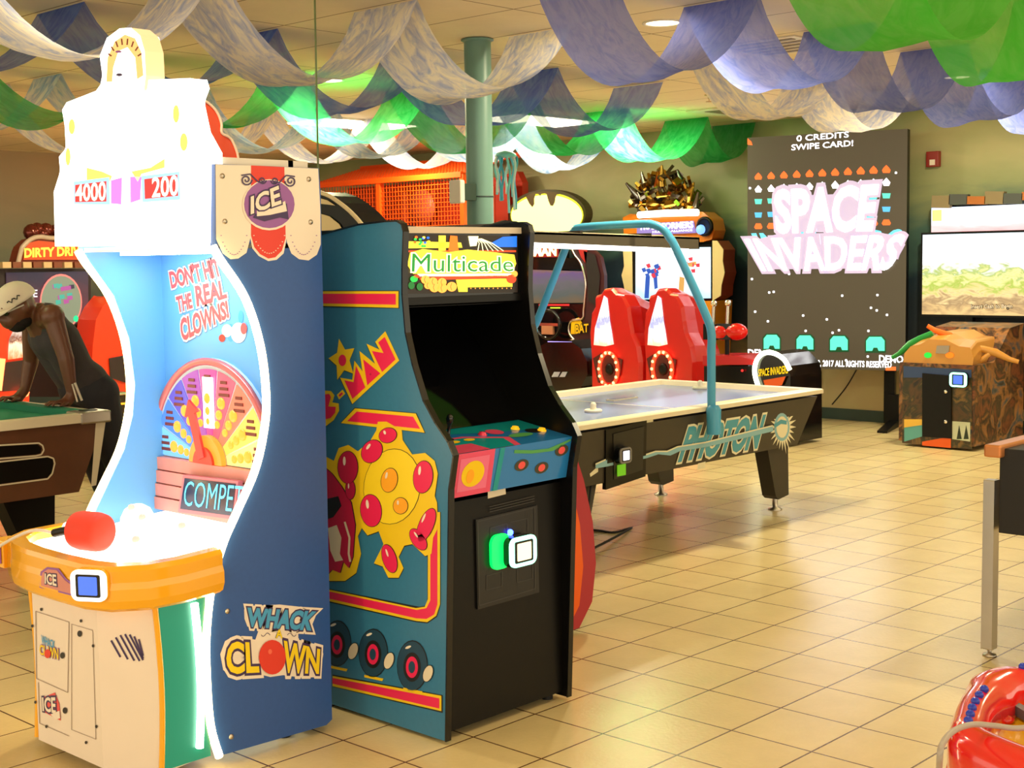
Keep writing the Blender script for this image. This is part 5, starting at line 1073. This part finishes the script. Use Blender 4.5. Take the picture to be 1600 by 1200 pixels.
q_ = PX(11.2).p(660, 325); m = MB(); m.lathe([(.001, 0), (.22, 0), (.22, .02), (.001, .02)], q_, flat('panel_roundel', 200, 90, 70), 20, axis=(-1, 0, 0)); m.build('roundel', bkp)
m = MB(); m.slab([PX(11.6).p(*a) for a in ((798, 270), (808, 268), (816, 285), (818, 400), (770, 400), (770, 280))], (.1, 0, 0), flat('red_frame_panel', 190, 50, 26)); m.build('end_panel', CG)
m = MB(); m.box((10.65, yR, .02), (11.5, yL, .9), black); m.build('ball_ramp', CG)
# hanging jellyfish
jp = PX(9.0).p(790, 244)
J = thing('hanging_jellyfish', 'pale blue jellyfish decoration with dangling ribbons beside the column', 'hanging decoration', (jp.x, jp.y, jp.z-.5))
jm = flat('aqua_plastic', 110, 196, 214, .3); jm2 = flat('frosted_ribbon', 196, 220, 226, .4); jm3 = flat('aqua_ribbon', 60, 160, 200, .4)
m = MB(); m.lathe([(.001, .05), (.05, .045), (.09, .02), (.10, 0), (.09, -.01)], jp, jm, 20); m.build('bell', J)
rq = random.Random(4)
for k in range(9):
    a = 2*PI*k/9; p0 = jp+V((.085*math.cos(a), .085*math.sin(a), -.005)); L_ = rq.uniform(.3, .52); pts_ = [p0+V((.02*math.sin(i*1.1+k), .02*math.cos(i*.9+k), -L_*i/8)) for i in range(9)]
    m = MB(); m.tube(pts_, .012, [jm, jm2, jm3][k % 3], 6); m.build('ribbon', J)
m = MB(); m.tube([jp+V((0, 0, .05)), V((jp.x, jp.y, CEIL-.002))], .002, jm2, 5); m.build('string', J)
# ================================================================== RED LOBED SIGN MACHINE (behind clown machine)
RL = thing('red_header_redemption_game', 'machine behind the clown game with tall red lobed header board', 'arcade machine', (3.75, 5.35, 0))
rd = flat('red_orange_header', 226, 70, 24, .35); P52 = PY(5.25)
lob = [(250, 262), (255, 200), (280, 165), (300, 155), (318, 157), (336, 172), (345, 192), (346, 208), (360, 217), (370, 240), (373, 262)]
m = MB(); m.slab([P52.p(*a) for a in lob], (0, .05, 0), rd); hb = m.build('header_board', RL, bevel=.004)
m = MB(); m.tube(cr([P52.p(*a)+V((0, -.004, 0)) for a in lob[1:]], 4), .006, flat('cream_piping', 240, 214, 190), 8); m.build('piping', hb)
m = MB(); m.slab([P52.p(*a) for a in ((445, 262), (448, 255), (456, 251), (468, 252), (474, 258), (474, 264))], (0, .05, 0), flat('dark_red_knob', 130, 30, 24)); m.build('small_lobe', RL)
m = MB(); z_ = P52.p(373, 262).z; m.box((3.62, 5.2, .03), (4.15, 5.8, z_-.0), flat('maroon_cabinet', 120, 40, 34)); m.build('cabinet_body', RL)
# arched cabinet
AC = thing('arched_top_cabinet', 'dark cabinet with cream-edged arched top, half hidden behind the Multicade cabinet', 'arcade machine', (5.0, 6.25, 0))
PA = PX(4.9); arcp_ = [(498, 300), (515, 306), (532, 317), (550, 332), (566, 350), (580, 372), (590, 400)]
A3 = [PA.p(*a) for a in arcp_]; y0a = A3[-1].y
m = MB(); m.slab(A3+[V((4.9, y0a, .02)), V((4.9, 6.7, .02)), V((4.9, 6.7, A3[0].z))], (.2, 0, 0), black); sp_ = m.build('cabinet_body', AC)
m = MB(); m.tube(cr([p+V((-.006, 0, 0)) for p in A3], 4), .012, flat('cream_t_molding', 232, 214, 170), 8); m.build('edge_trim', sp_)
m = MB(); m.slab([PX(4.893).p(*a) for a in ((498, 333), (515, 338), (530, 350), (540, 366), (540, 400), (498, 400))], (-.003, 0, 0), flat('cream_window_panel', 226, 204, 150)); m.slab([PX(4.893).p(*a) for a in ((498, 309), (512, 313), (524, 321), (498, 318))], (-.003, 0, 0), flat('cream_window_panel', 226, 204, 150)); m.build('cream_panel', sp_)
# ================================================================== POOL TABLE
PT = thing('pool_table', 'pool table with green felt, pale metal rail and brown wood side at the left', 'pool table', (2.6, 7.25, 0))
px1, px0, py0, py1 = 3.85, 1.35, 6.6, 7.92
felt = flat('green_felt', 30, 150, 116, .9, noise=.05, nscale=40); dfelt = flat('dark_green_cushion', 20, 120, 92, .8); wal = mat('walnut_laminate', srgb(92, 56, 36), .45, noise=.3, nscale=9)
alu = flat('cream_metal_rail', 216, 204, 178, .3)
m = MB(); m.loft([ring4(px0, px1, py0, py1, .775), ring4(px0, px1, py0, py1, .82), ring4(px0+.06, px1-.06, py0+.06, py1-.06, .825), ring4(px0+.06, px1-.06, py0+.06, py1-.06, .80)], alu, smooth=False, cap=False); m.add(ring4(px0, px1, py0, py1, .775)+ring4(px0+.06, px1-.06, py0+.06, py1-.06, .80), [(0, 1, 5, 4), (1, 2, 6, 5), (2, 3, 7, 6), (3, 0, 4, 7)], alu); m.build('rail', PT)
m = MB(); m.box((px0+.06, py0+.06, .775), (px1-.06, py1-.06, .785), felt); m.build('playing_surface', PT)
for a, b, w in (((px1-.06, py0+.16), (px1-.06, py1-.16), (-.06, 0)), ((px0+.06, py0+.16), (px0+.06, py1-.16), (.06, 0)), ((px0+.16, py0+.06), (px1-.16, py0+.06), (0, .06)), ((px0+.16, py1-.06), (px1-.16, py1-.06), (0, -.06))):
    m = MB(); A1 = V((*a, 0)); B1_ = V((*b, 0)); W = V((*w, 0)); d = (B1_-A1).normalized()*.05
    z = V((0, 0, .826)); zl = V((0, 0, .786)); m.add([A1+z, B1_+z, B1_+W-d+z-V((0, 0, .004)), A1+W+d+z-V((0, 0, .004)), A1+zl, B1_+zl, B1_+W-d+zl, A1+W+d+zl], [(0, 1, 2, 3), (4, 5, 6, 7), (0, 1, 5, 4), (1, 2, 6, 5), (2, 3, 7, 6), (3, 0, 4, 7)], dfelt); m.build('cushion', PT)
for x in (px0, px1-.17):
    for y in (py0, py1-.15):
        m = MB(); m.box((x-.006, y-.006, .765), (x+.176, y+.156, .829), steel); m.lathe([(.05, 0), (.05, .003)], (x+.085, y+.08, .8285), rubber, 18); m.build('corner_cap', PT, bevel=.01)
m = MB(); m.loft([ring4(px0+.02, px1-.03, py0+.02, py1-.02, .775), ring4(px0+.12, px1-.17, py0+.06, py1-.06, .40)], wal, smooth=False); tb_ = m.build('cabinet_body', PT)
SP = Pl((2, py0+.02, .775), V((0, .04, -.375)).cross(V((1, 0, 0)))); ar = Art(SP.p, .002)
ar.stroke([(-60, 699), (60, 692), (66, 696), (68, 703), (64, 710), (56, 712), (-60, 721)], 2.4, alu, 2); ar.P([(-60, 701), (58, 694), (65, 700), (63, 708), (55, 710), (-60, 719)], black, 1)
ar.stroke([(-60, 728), (74, 713), (83, 716), (85, 724), (81, 740), (74, 748), (-60, 766)], 2.4, alu, 2); ar.P([(-60, 729), (74, 714), (83, 718), (82, 736), (74, 746), (-60, 764)], black, 1)
ar.P([(150, 652), (166, 650), (150, 758), (142, 760)], alu, 1)
ar.build('ball_return_openings', tb_)
for x, y in ((3.45, 6.85), (3.45, 7.66), (1.7, 6.85), (1.7, 7.66)):
    d = 1 if x > 2.6 else -1
    m = MB(); m.slab([(x-.16*d, y-.1, .41), (x+.14*d, y-.1, .41), (x+.12*d, y-.1, .02), (x+.02*d, y-.1, .02), (x-.02*d, y-.1, .06)], (0, .14, 0), black); lg = m.build('leg', PT, bevel=.005)
    m = MB(); m.box((x-.01*d if d > 0 else x-.13, y-.1, 0), (x+.13 if d > 0 else x+.01, y+.04, .02), rubber); m.build('foot', lg)
# chalk cube
q = PZ(.829).p(97, 628); t = tag(MB().box((3.80, 7.05, .8265), (3.822, 7.072, .848), white_p).build('chalk_cube'), 'small pale chalk cube on the pool table end rail by the hand', 'chalk')
# ================================================================== PERSON
skin = mat('dark_brown_skin', srgb(104, 62, 40), .45, noise=.06, nscale=6, coat=.1)
tank = flat('charcoal_tank_top', 62, 56, 58, .8, noise=.12, nscale=25); jean = flat('dark_navy_trousers', 40, 40, 48, .8, noise=.12, nscale=25)
PR = thing('person', 'person in white cap and dark tank top leaning over the end of the pool table', 'person', (4.15, 7.3, 0))
def yp(x, y, Y): return PY(Y).p(x, y)
shL = yp(82, 494, 7.12); elL = yp(103, 560, 7.06); wrL = yp(116, 616, 7.05); haL = yp(112, 632, 7.06)
shR = yp(50, 500, 7.48); elR = yp(48, 565, 7.58); wrR = yp(56, 612, 7.56); haR = yp(54, 624, 7.56)
nk = yp(58, 493, 7.3); hdc = yp(27, 479, 7.30); chest = yp(84, 528, 7.3); waist = yp(112, 578, 7.3); pel = yp(132, 608, 7.3)
haL.z = .845; haR.z = .845; wrL.z = .885; wrR.z = .885; haL.x = min(haL.x, 3.83); haR.x = 3.80; wrL.x = 3.88; wrR.x = 3.86
m = MB()
def cap(a, b, r1, r2, mm=skin, M=None): (M or m).capsule(a, b, r1, r2, mm)
cap(nk, hdc+V((.05, 0, -.03)), .062, .06); m.ball(hdc, .098, skin, 20, (1.08, .82, 1.18)); m.ball(hdc+V((-.045, 0, -.075)), .058, skin, 16, (1, .9, .9))
fc = V((-.88, 0, -.48)).normalized(); fu = V((-.48, 0, .88)).normalized()
cap(hdc+fc*.095+fu*.02, hdc+fc*.118-fu*.018, .012, .018)        # nose
cap(hdc+fc*.098-fu*.055+V((0, -.02, 0)), hdc+fc*.098-fu*.055+V((0, .02, 0)), .009, .009); cap(hdc+fc*.09+fu*.045+V((0, -.035, 0)), hdc+fc*.09+fu*.045+V((0, .035, 0)), .014, .014)
for s_ in (-1, 1): m.ball(hdc+V((.01, s_*.083, -.005)), .026, skin, 10, (.8, .4, 1.2))
for sh, el, wr, ha in ((shL, elL, wrL, haL), (shR, elR, wrR, haR)):
    m.ball(sh, .068, skin, 16); cap(sh, el, .060, .044); cap(el, wr, .046, .029); cap(wr, ha+V((.02, 0, .0)), .030, .032)
    m.ball(ha, .042, skin, 14, (1.1, 1, .42))
    for k, (dy, L_) in enumerate(((-.032, .062), (-.012, .074), (.010, .070), (.030, .056))):
        a = ha+V((-.030, dy, 0)); b = a+V((-L_*.5, dy*.25, .006)); c = b+V((-L_*.5, dy*.2, -.016)); cap(a, b, .0105, .0095); cap(b, c, .0095, .008)
    a = ha+V((.0, -.035, -.002)); cap(a, a+V((-.03, -.028, -.004)), .012, .0105); cap(a+V((-.03, -.028, -.004)), a+V((-.058, -.036, -.010)), .0105, .009)
cap(shL+V((.01, .06, 0)), shR+V((.01, -.06, 0)), .075, .075); cap(nk+V((.02, 0, -.02)), chest, .095, .12)
for dy in (-.07, .07): cap(chest+V((0, dy, 0)), waist+V((0, dy*.75, 0)), .098, .092); cap(waist+V((0, dy*.7, 0)), pel+V((0, dy, 0)), .09, .105)
feet = []
for dy in (-.11, .12):
    hip = pel+V((.03, dy, -.02)); kn = V((4.20, 7.3+dy*1.1, .50)); an = V((4.33, 7.3+dy*1.2, .09)); toe = V((4.16, 7.3+dy*1.3, .035))
    cap(hip, kn, .095, .062); cap(kn, an, .06, .042); cap(an, toe, .042, .034); feet.append((hip, kn, an, toe))
body = m.build('body', PR)
md = body.modifiers.new('r', 'REMESH'); md.mode = 'VOXEL'; md.voxel_size = .0075; md.use_smooth_shade = True
md = body.modifiers.new('s', 'SMOOTH'); md.factor = .5; md.iterations = 4
m = MB()
cap(nk+V((.05, 0, -.03)), chest, .105, .134, tank)
for dy in (-.07, .07): cap(chest+V((0, dy, 0)), waist+V((0, dy*.75, 0)), .113, .106, tank); cap(waist+V((0, dy*.7, 0)), pel+V((-.01, dy, .05)), .105, .116, tank)
for s_, sh in ((1, shL), (-1, shR)): cap(sh+V((.01, s_*.055, .015)), chest+V((0, -s_*.08, .02)), .062, .08, tank)
tp_ = m.build('tank_top', PR)
m = MB()
for dy, (hip, kn, an, toe) in zip((-.07, .07), feet): cap(pel+V((.01, dy, 0)), hip, .124, .118, jean); cap(hip, kn, .115, .08, jean); cap(kn, an+V((0, 0, .03)), .08, .062, jean)
cap(pel+V((0, -.07, .02)), pel+V((0, .07, .02)), .122, .122, jean); tr = m.build('trousers', PR)
for o_ in (tp_, tr):
    md = o_.modifiers.new('r', 'REMESH'); md.mode = 'VOXEL'; md.voxel_size = .012; md.use_smooth_shade = True
    md = o_.modifiers.new('s', 'SMOOTH'); md.factor = .5; md.iterations = 5
for hip, kn, an, toe in feet:
    m = MB(); m.capsule(V((an.x+.03, an.y, .05)), V((toe.x-.02, toe.y, .045)), .05, .045, flat('dark_shoe', 30, 26, 24)); m.build('shoe', PR)
capm = flat('white_cap_cloth', 232, 220, 200, .7)
m = MB(); rings = []
ca = hdc+fu*.03-fc*.01; sdv = V((0, 1, 0))
for i in range(9):
    th = PI/2*i/8; rings.append([ca+fu*(.105*math.sin(th))+fc*(.118*math.cos(th)*math.cos(2*PI*j/24))+sdv*(.096*math.cos(th)*math.sin(2*PI*j/24)) for j in range(24)])
m.loft(rings, capm, cap=False); cp_ = m.build('cap', PR)
md = cp_.modifiers.new('s', 'SOLIDIFY'); md.thickness = .004; md.offset = 1
m = MB(); br = [ca+fc*(.10+.075*math.sin(PI*k/12))+sdv*(.088*math.cos(PI*k/12))-fu*(.012*math.sin(PI*k/12)) for k in range(13)]; bi = [ca+fc*.10*math.sin(PI*(12-k)/12)*.98+sdv*(.09*math.cos(PI*(12-k)/12)) for k in range(13)]
m.slab(br+bi, fu*.006, capm); m.build('cap_brim', cp_)
m = MB()
pt = [ca+V((0, -.101, 0))+fc*(.01+.012*k)+fu*(.042+.010*math.sin(k*2.2)) for k in range(8)]; m.tube(pt, .004, flat('cap_black_stitch', 40, 30, 34), 6); m.build('cap_logo', cp_)
m = MB()
for s_ in (-1, 1):
    m.ball(hdc+fc*.088+fu*.018+V((0, s_*.036, 0)), .03, flat('brown_lens', 60, 40, 30, .1), 12, (.5, 1, .8)); m.tube([hdc+fc*.092+fu*.02+V((0, s_*.064, 0)), hdc+fu*.012+V((0, s_*.088, 0))], .005, flat('pale_frame', 200, 190, 180), 6)
m.build('glasses', PR)
m = MB(); brd = flat('black_beard', 28, 18, 14, .9, bump=.3); m.ball(hdc+fc*.055-fu*.085, .055, brd, 16, (1, 1.05, .8)); m.ball(hdc+fc*.02-fu*.075, .062, brd, 16, (1, 1.1, .8)); m.build('beard', PR)
m = MB(); c = haL+V((.03, -.035, .05)); m.tube([yp(117, 598, 7.0), yp(128, 626, 6.98)], .007, flat('ivory_strap', 220, 206, 190), 6); m.tube([yp(113, 600, 6.99), yp(121, 628, 6.98)], .005, flat('ivory_strap', 220, 206, 190), 6); m.build('wrist_strap', PR)
# ================================================================== TRUCK RACING MACHINE far left
DD = thing('dirt_racer_machine', 'off-road driving machine with flaming marquee behind the person at the far left', 'arcade machine', (7.1, 14.0, 0))
QD = PY(13.4)
m = MB(); m.slab([QD.p(*a) for a in ((-30, 420), (142, 420), (142, 620), (-30, 620))], (0, .4, 0), flat('dark_machine_body', 40, 26, 26)); mb_ = m.build('cabinet_body', DD)
m = MB(); m.slab([PY(13.38).p(*a) for a in ((10, 426), (138, 424), (138, 558), (10, 560))], (0, .01, 0), scene_glow('dim_race_video_glow', [(0, (60, 40, 50)), (.5, (110, 50, 60)), (.7, (90, 50, 60)), (1, (50, 40, 60))], 3, .7)); dsp = m.build('display', DD)
ar = Art(PY(13.36).p, .003); ar.E(95, 472, 33, 44, glow('globe_rim_pink', 240, 120, 110, .9), 1, 28); ar.E(95, 472, 31, 41, glow('globe_grey_green', 130, 140, 116, .7), 2, 28)
rq = random.Random(8)
for k in range(14): x = 95+rq.uniform(-16, 16); y = 462+rq.uniform(-16, 22); ar.P([(x-4, y-3), (x+4, y-4), (x+5, y+2), (x-3, y+4)], rq.choice([glow('globe_violet', 170, 80, 150, .7), glow('globe_teal', 70, 170, 150, .7), glow('globe_dark', 70, 60, 80, .5)]), 3+.1*k)
ar.T('NE', [(42, 464), (58, 464), (58, 453), (32, 453)], glow('screen_white_glow2', 240, 235, 240, .9), 1, .02)
for x in (118, 137): ar.E(x, 498, 4, 5, glow('mint_dot_glow', 30, 210, 140, .9), 3)
ar.build('screen_graphics', dsp)
mqd = [(28, 412), (33, 392), (36, 385), (48, 374), (62, 370), (80, 372), (110, 372), (140, 376), (140, 410)]
m = MB(); m.slab([PY(13.3).p(*a) for a in mqd], (0, .2, 0), flat('marquee_brown', 120, 44, 20)); mq = m.build('marquee', DD)
m = MB(); m.tube(cr([PY(13.29).p(*a) for a in mqd], 3), .025, flat('pewter_frame', 196, 180, 160, .3), 8, ); m.build('marquee_frame', mq)
ar = Art(PY(13.28).p, .004); ar.P([(36, 406), (42, 380), (60, 376), (140, 384), (140, 406)], glow('marquee_flame_glow', 200, 70, 20, .8), 1); ar.T("DIRTY DRIVIN'", [(38, 402), (142, 398), (142, 384), (38, 388)], glow('flame_yellow_glow', 255, 200, 60, 1.4), 2, .04); ar.build('marquee_text', mq)
m = MB()
for x, y, r in ((50, 363, .09), (58, 358, .07), (72, 360, .08), (84, 360, .06), (66, 366, .08)): m.ball(PY(13.4).p(x, y), r, flat('dark_red_chrome', 110, 50, 40, .15, metal=.6), 12)
for k in range(8): m.frame(PY(13.3).p(8+16*k, 414), (1, 0, 0), (0, 1, 0), (0, 0, 1), .09, .08, .06, [flat('cream_block', 220, 190, 140), flat('brown_block', 130, 70, 40)][k % 2])
m.build('sculpted_topper', DD)
m = MB(); c = PY(13.0).p(130, 530); m.tube([c+V((.17*math.cos(2*PI*i/20), 0, .16*math.sin(2*PI*i/20))) for i in range(20)], .025, black_gloss, 8, True); m.ball(c, .05, chrome, 10)
for k in range(5): m.ball(PY(13.05).p(112+8*k, 520-3*(k % 3)), .035, chrome, 8)
m.build('steering_wheel', DD)
def red_seat(px, lab, dark):
    t = thing('driving_seat', lab, 'game seat', (PY(12.6).p(px[0][0], 600).x, 12.6, 0), None)
    P0 = [PY(12.5).p(*a) for a in px]
    for p in P0:
        if p.z < .3: p.z = .03
    m = MB(); m.slab(P0, (0, .35, 0), flat('orange_red_seat', 226, 62, 26, .3, coat=.4)); s_ = m.build('seat_shell', t, bevel=.03)
    m = MB(); m.slab([PY(12.49).p(*a) for a in dark], (0, -.01, 0), flat('dark_seat_print', 40, 26, 24)); m.build('seat_print', s_)
    return t, s_
red_seat([(148, 700), (142, 600), (145, 540), (150, 500), (160, 480), (175, 462), (200, 470), (215, 540), (215, 700)], 'red orange driving seat just left of the clown machine light strip', [(170, 560), (196, 555), (196, 598), (172, 590)])
t_, s_ = red_seat([(-60, 700), (-60, 460), (-10, 448), (14, 470), (28, 500), (42, 540), (46, 600), (46, 700)], 'red orange driving seat at the left edge behind the person', [(-20, 570), (42, 562), (36, 610), (-10, 612)])
m = MB(); m.slab([PY(12.49).p(*a) for a in ((14, 530), (24, 510), (34, 508), (38, 558), (12, 562))], (0, -.012, 0), scene_glow('lit_seat_panel_glow', [(0, (255, 120, 60)), (.4, (255, 220, 180)), (.6, (120, 60, 40)), (1, (255, 240, 220))], 5, 1.2)); m.build('lit_panel', s_)
m = MB(); m.tube([PY(12.4).p(100, 563), PY(12.4).p(140, 564)], .02, glow('red_ring_glow', 255, 40, 20, 1.2), 6); m.ball(PY(12.4).p(38, 613), .05, glow('red_lamp_glow', 255, 90, 50, 6), 8); m.tube([PY(12.4).p(2, 560), PY(12.4).p(-4, 610)], .04, glow('red_lamp_glow', 255, 90, 50, 6), 6); m.build('red_light', s_)
t = thing('redemption_cabinet', 'small light-framed cabinet corner with colourful print, right of the pool table end', 'arcade machine', (5.9, 9.6, 0))
QQ = PY(9.4); m = MB(); PP = [QQ.p(*a) for a in ((170, 617), (215, 614), (215, 720), (170, 720))]; PP[2].z = PP[3].z = .02; m.slab(PP, (0, .4, 0), sc1); m.build('cabinet_body', t)
m = MB(); m.tube([QQ.p(168, 617)+V((0, -.01, 0)), QQ.p(215, 613)+V((0, -.01, 0))], .012, chrome, 8); m.tube([QQ.p(170, 632)+V((0, -.01, 0)), QQ.p(215, 629)+V((0, -.01, 0))], .008, glow('amber_line_glow', 255, 170, 40, 1.2), 8); m.build('trim_light', t)
# ================================================================== TABLE AT RIGHT EDGE
RT_ = thing('black_game_table', 'black game table with copper edge on square metal legs at the right edge', 'game table', (5.9, 1.75, 0))
copper = mat('copper_edge', srgb(214, 140, 84), .3, .5, noise=.1)
tx0, ty1 = 5.165, 2.26
m = MB(); m.box((tx0, 1.1, .50), (6.9, ty1, .835), flat('matte_black_body', 22, 20, 22, .5)); tbd = m.build('cabinet_body', RT_, bevel=.004)
m = MB(); m.box((5.13, ty1-.02, .80), (6.95, ty1+.05, .85), copper); m.build('copper_rail', RT_, bevel=.008)
for x, y in ((5.165, 2.30), (6.85, 2.30), (5.165, 1.15), (6.85, 1.15)):
    m = MB(); m.slab([(x-.022, y-.03, .03), (x+.03, y-.03, .03), (x+.075, y-.01, .70), (x+.025, y-.01, .70)], (0, .045, 0), steel); lg = m.build('leg', RT_, bevel=.004)
    m = MB(); m.slab([(x+.072, y-.042, .60), (x+.072, y-.042, .68), (x+.03, y-.042, .76), (x+.022, y-.042, .75), (x+.022, y-.042, .60)], (0, .01, 0), flat('blue_steel_bracket', 100, 120, 160, .3, metal=.6)); bk_ = m.build('bracket', lg)
    for dx, z in ((.03, .70), (.03, .64), (.06, .62)): MB().ball((x+dx, y-.045, z), .011, chrome, 10).build('bolt', bk_)
    m = MB(); m.lathe([(.001, 0), (.028, 0), (.026, .008), (.008, .012), (.008, .035)], (x+.005, y-.01, 0), steel, 14); m.build('foot', lg)
q = PZ(.852).p(1580, 672); t = tag(MB().capsule(V((5.75, 2.285, .863)), V((5.80, 2.285, .863)), .012, .012, flat('pink_eraser', 220, 80, 110)).build('pink_token'), 'small pink piece lying on the copper edge at right', 'token')
# ================================================================== RED RIMMED KIDS GAME (lower right)
KG = thing('red_rimmed_floor_game', 'glossy red plastic rimmed game with yellow field at the lower right corner', 'arcade machine', (2.9, 1.1, 0))
rk = flat('glossy_red_plastic', 222, 22, 18, .12, coat=.8); fld = flat('yellow_wood_field', 214, 160, 20, .2, noise=.25, nscale=12)
op = [(1484, 1140), (1485, 1112), (1494, 1086), (1507, 1067), (1511, 1052), (1530, 1042), (1556, 1040), (1582, 1044), (1612, 1033), (1700, 1012), (1800, 1040), (1850, 1120), (1800, 1220), (1650, 1215), (1540, 1172)]
ip = [(1552, 1134), (1553, 1118), (1559, 1100), (1568, 1087), (1578, 1078), (1588, 1072), (1598, 1064), (1612, 1058), (1640, 1048), (1700, 1040), (1760, 1062), (1790, 1120), (1750, 1185), (1660, 1172), (1590, 1152)]
ZK = .72
O_ = [PZ(ZK).p(*a) for a in op]; I_ = [PZ(ZK).p(*a) for a in ip]
def closedcr(P, n=4):
    out = []; k = len(P)
    for i in range(k):
        p0, p1, p2, p3 = P[i-1], P[i], P[(i+1) % k], P[(i+2) % k]
        for j in range(n):
            t_ = j/n; out.append(.5*((2*p1)+(p2-p0)*t_+(2*p0-5*p1+4*p2-p3)*t_**2+(3*p1-p0-3*p2+p3)*t_**3))
    return out
O_ = closedcr(O_); I_ = closedcr(I_); cK = sum(O_, V((0, 0, 0)))/len(O_)
def mixr(f, z, s_=1.0): return [V((cK.x+((a.x*(1-f)+b.x*f)-cK.x)*s_, cK.y+((a.y*(1-f)+b.y*f)-cK.y)*s_, z)) for a, b in zip(O_, I_)]
m = MB(); m.loft([mixr(0, .02, .86), mixr(0, .35, .93), mixr(0, .60, .98), mixr(0, .66, 1.0), mixr(0, .69, 1.0), mixr(.12, .715), mixr(.35, .73), mixr(.6, .728), mixr(.85, .715), mixr(1, .69), mixr(1, .60)], rk, cap=False); rmo = m.build('red_rim', KG)
m = MB(); m.poly(mixr(1.0, .655), fld); m.build('play_field', KG)
bdot = flat('blue_gem', 30, 60, 190, .15)
for a in ((1538, 1077), (1530, 1086), (1524, 1096), (1519, 1106), (1516, 1116), (1513, 1126), (1598, 1042)): MB().ball(PZ(.731).p(*a), .009, bdot, 10).build('blue_gem', rmo)
m = MB(); m.slab([PZ(.66).p(*a) for a in ((1577, 1112), (1584, 1109), (1625, 1130), (1625, 1142))], (0, 0, .02), flat('grey_blue_lever', 120, 150, 170, .2, metal=.4)); m.ball(PZ(.66).p(1570, 1124), .02, rk, 10, (1, 1, .5)); m.build('lever', KG)
m = MB()
for k in range(5): m.tube(cr([V((p.x, p.y, p.z)) for p in mixr(0, .62-.07*k, 1.003-.015*k)[50:]+mixr(0, .62-.07*k, 1.003-.015*k)[:14]], 1), .004, rk, 6)
m.build('ribbing', rmo)
m = MB(); m.tube(cr([PZ(.5).p(1466, 1290), PZ(.74).p(1468, 1190), PZ(.76).p(1474, 1160), PZ(.76).p(1492, 1141), PZ(.75).p(1520, 1132), PZ(.745).p(1555, 1134), PZ(.745).p(1590, 1138), PZ(.745).p(1640, 1132)], 5), .0055, flat('grey_cable', 170, 160, 150, .4), 8); m.build('tether_cable', KG)
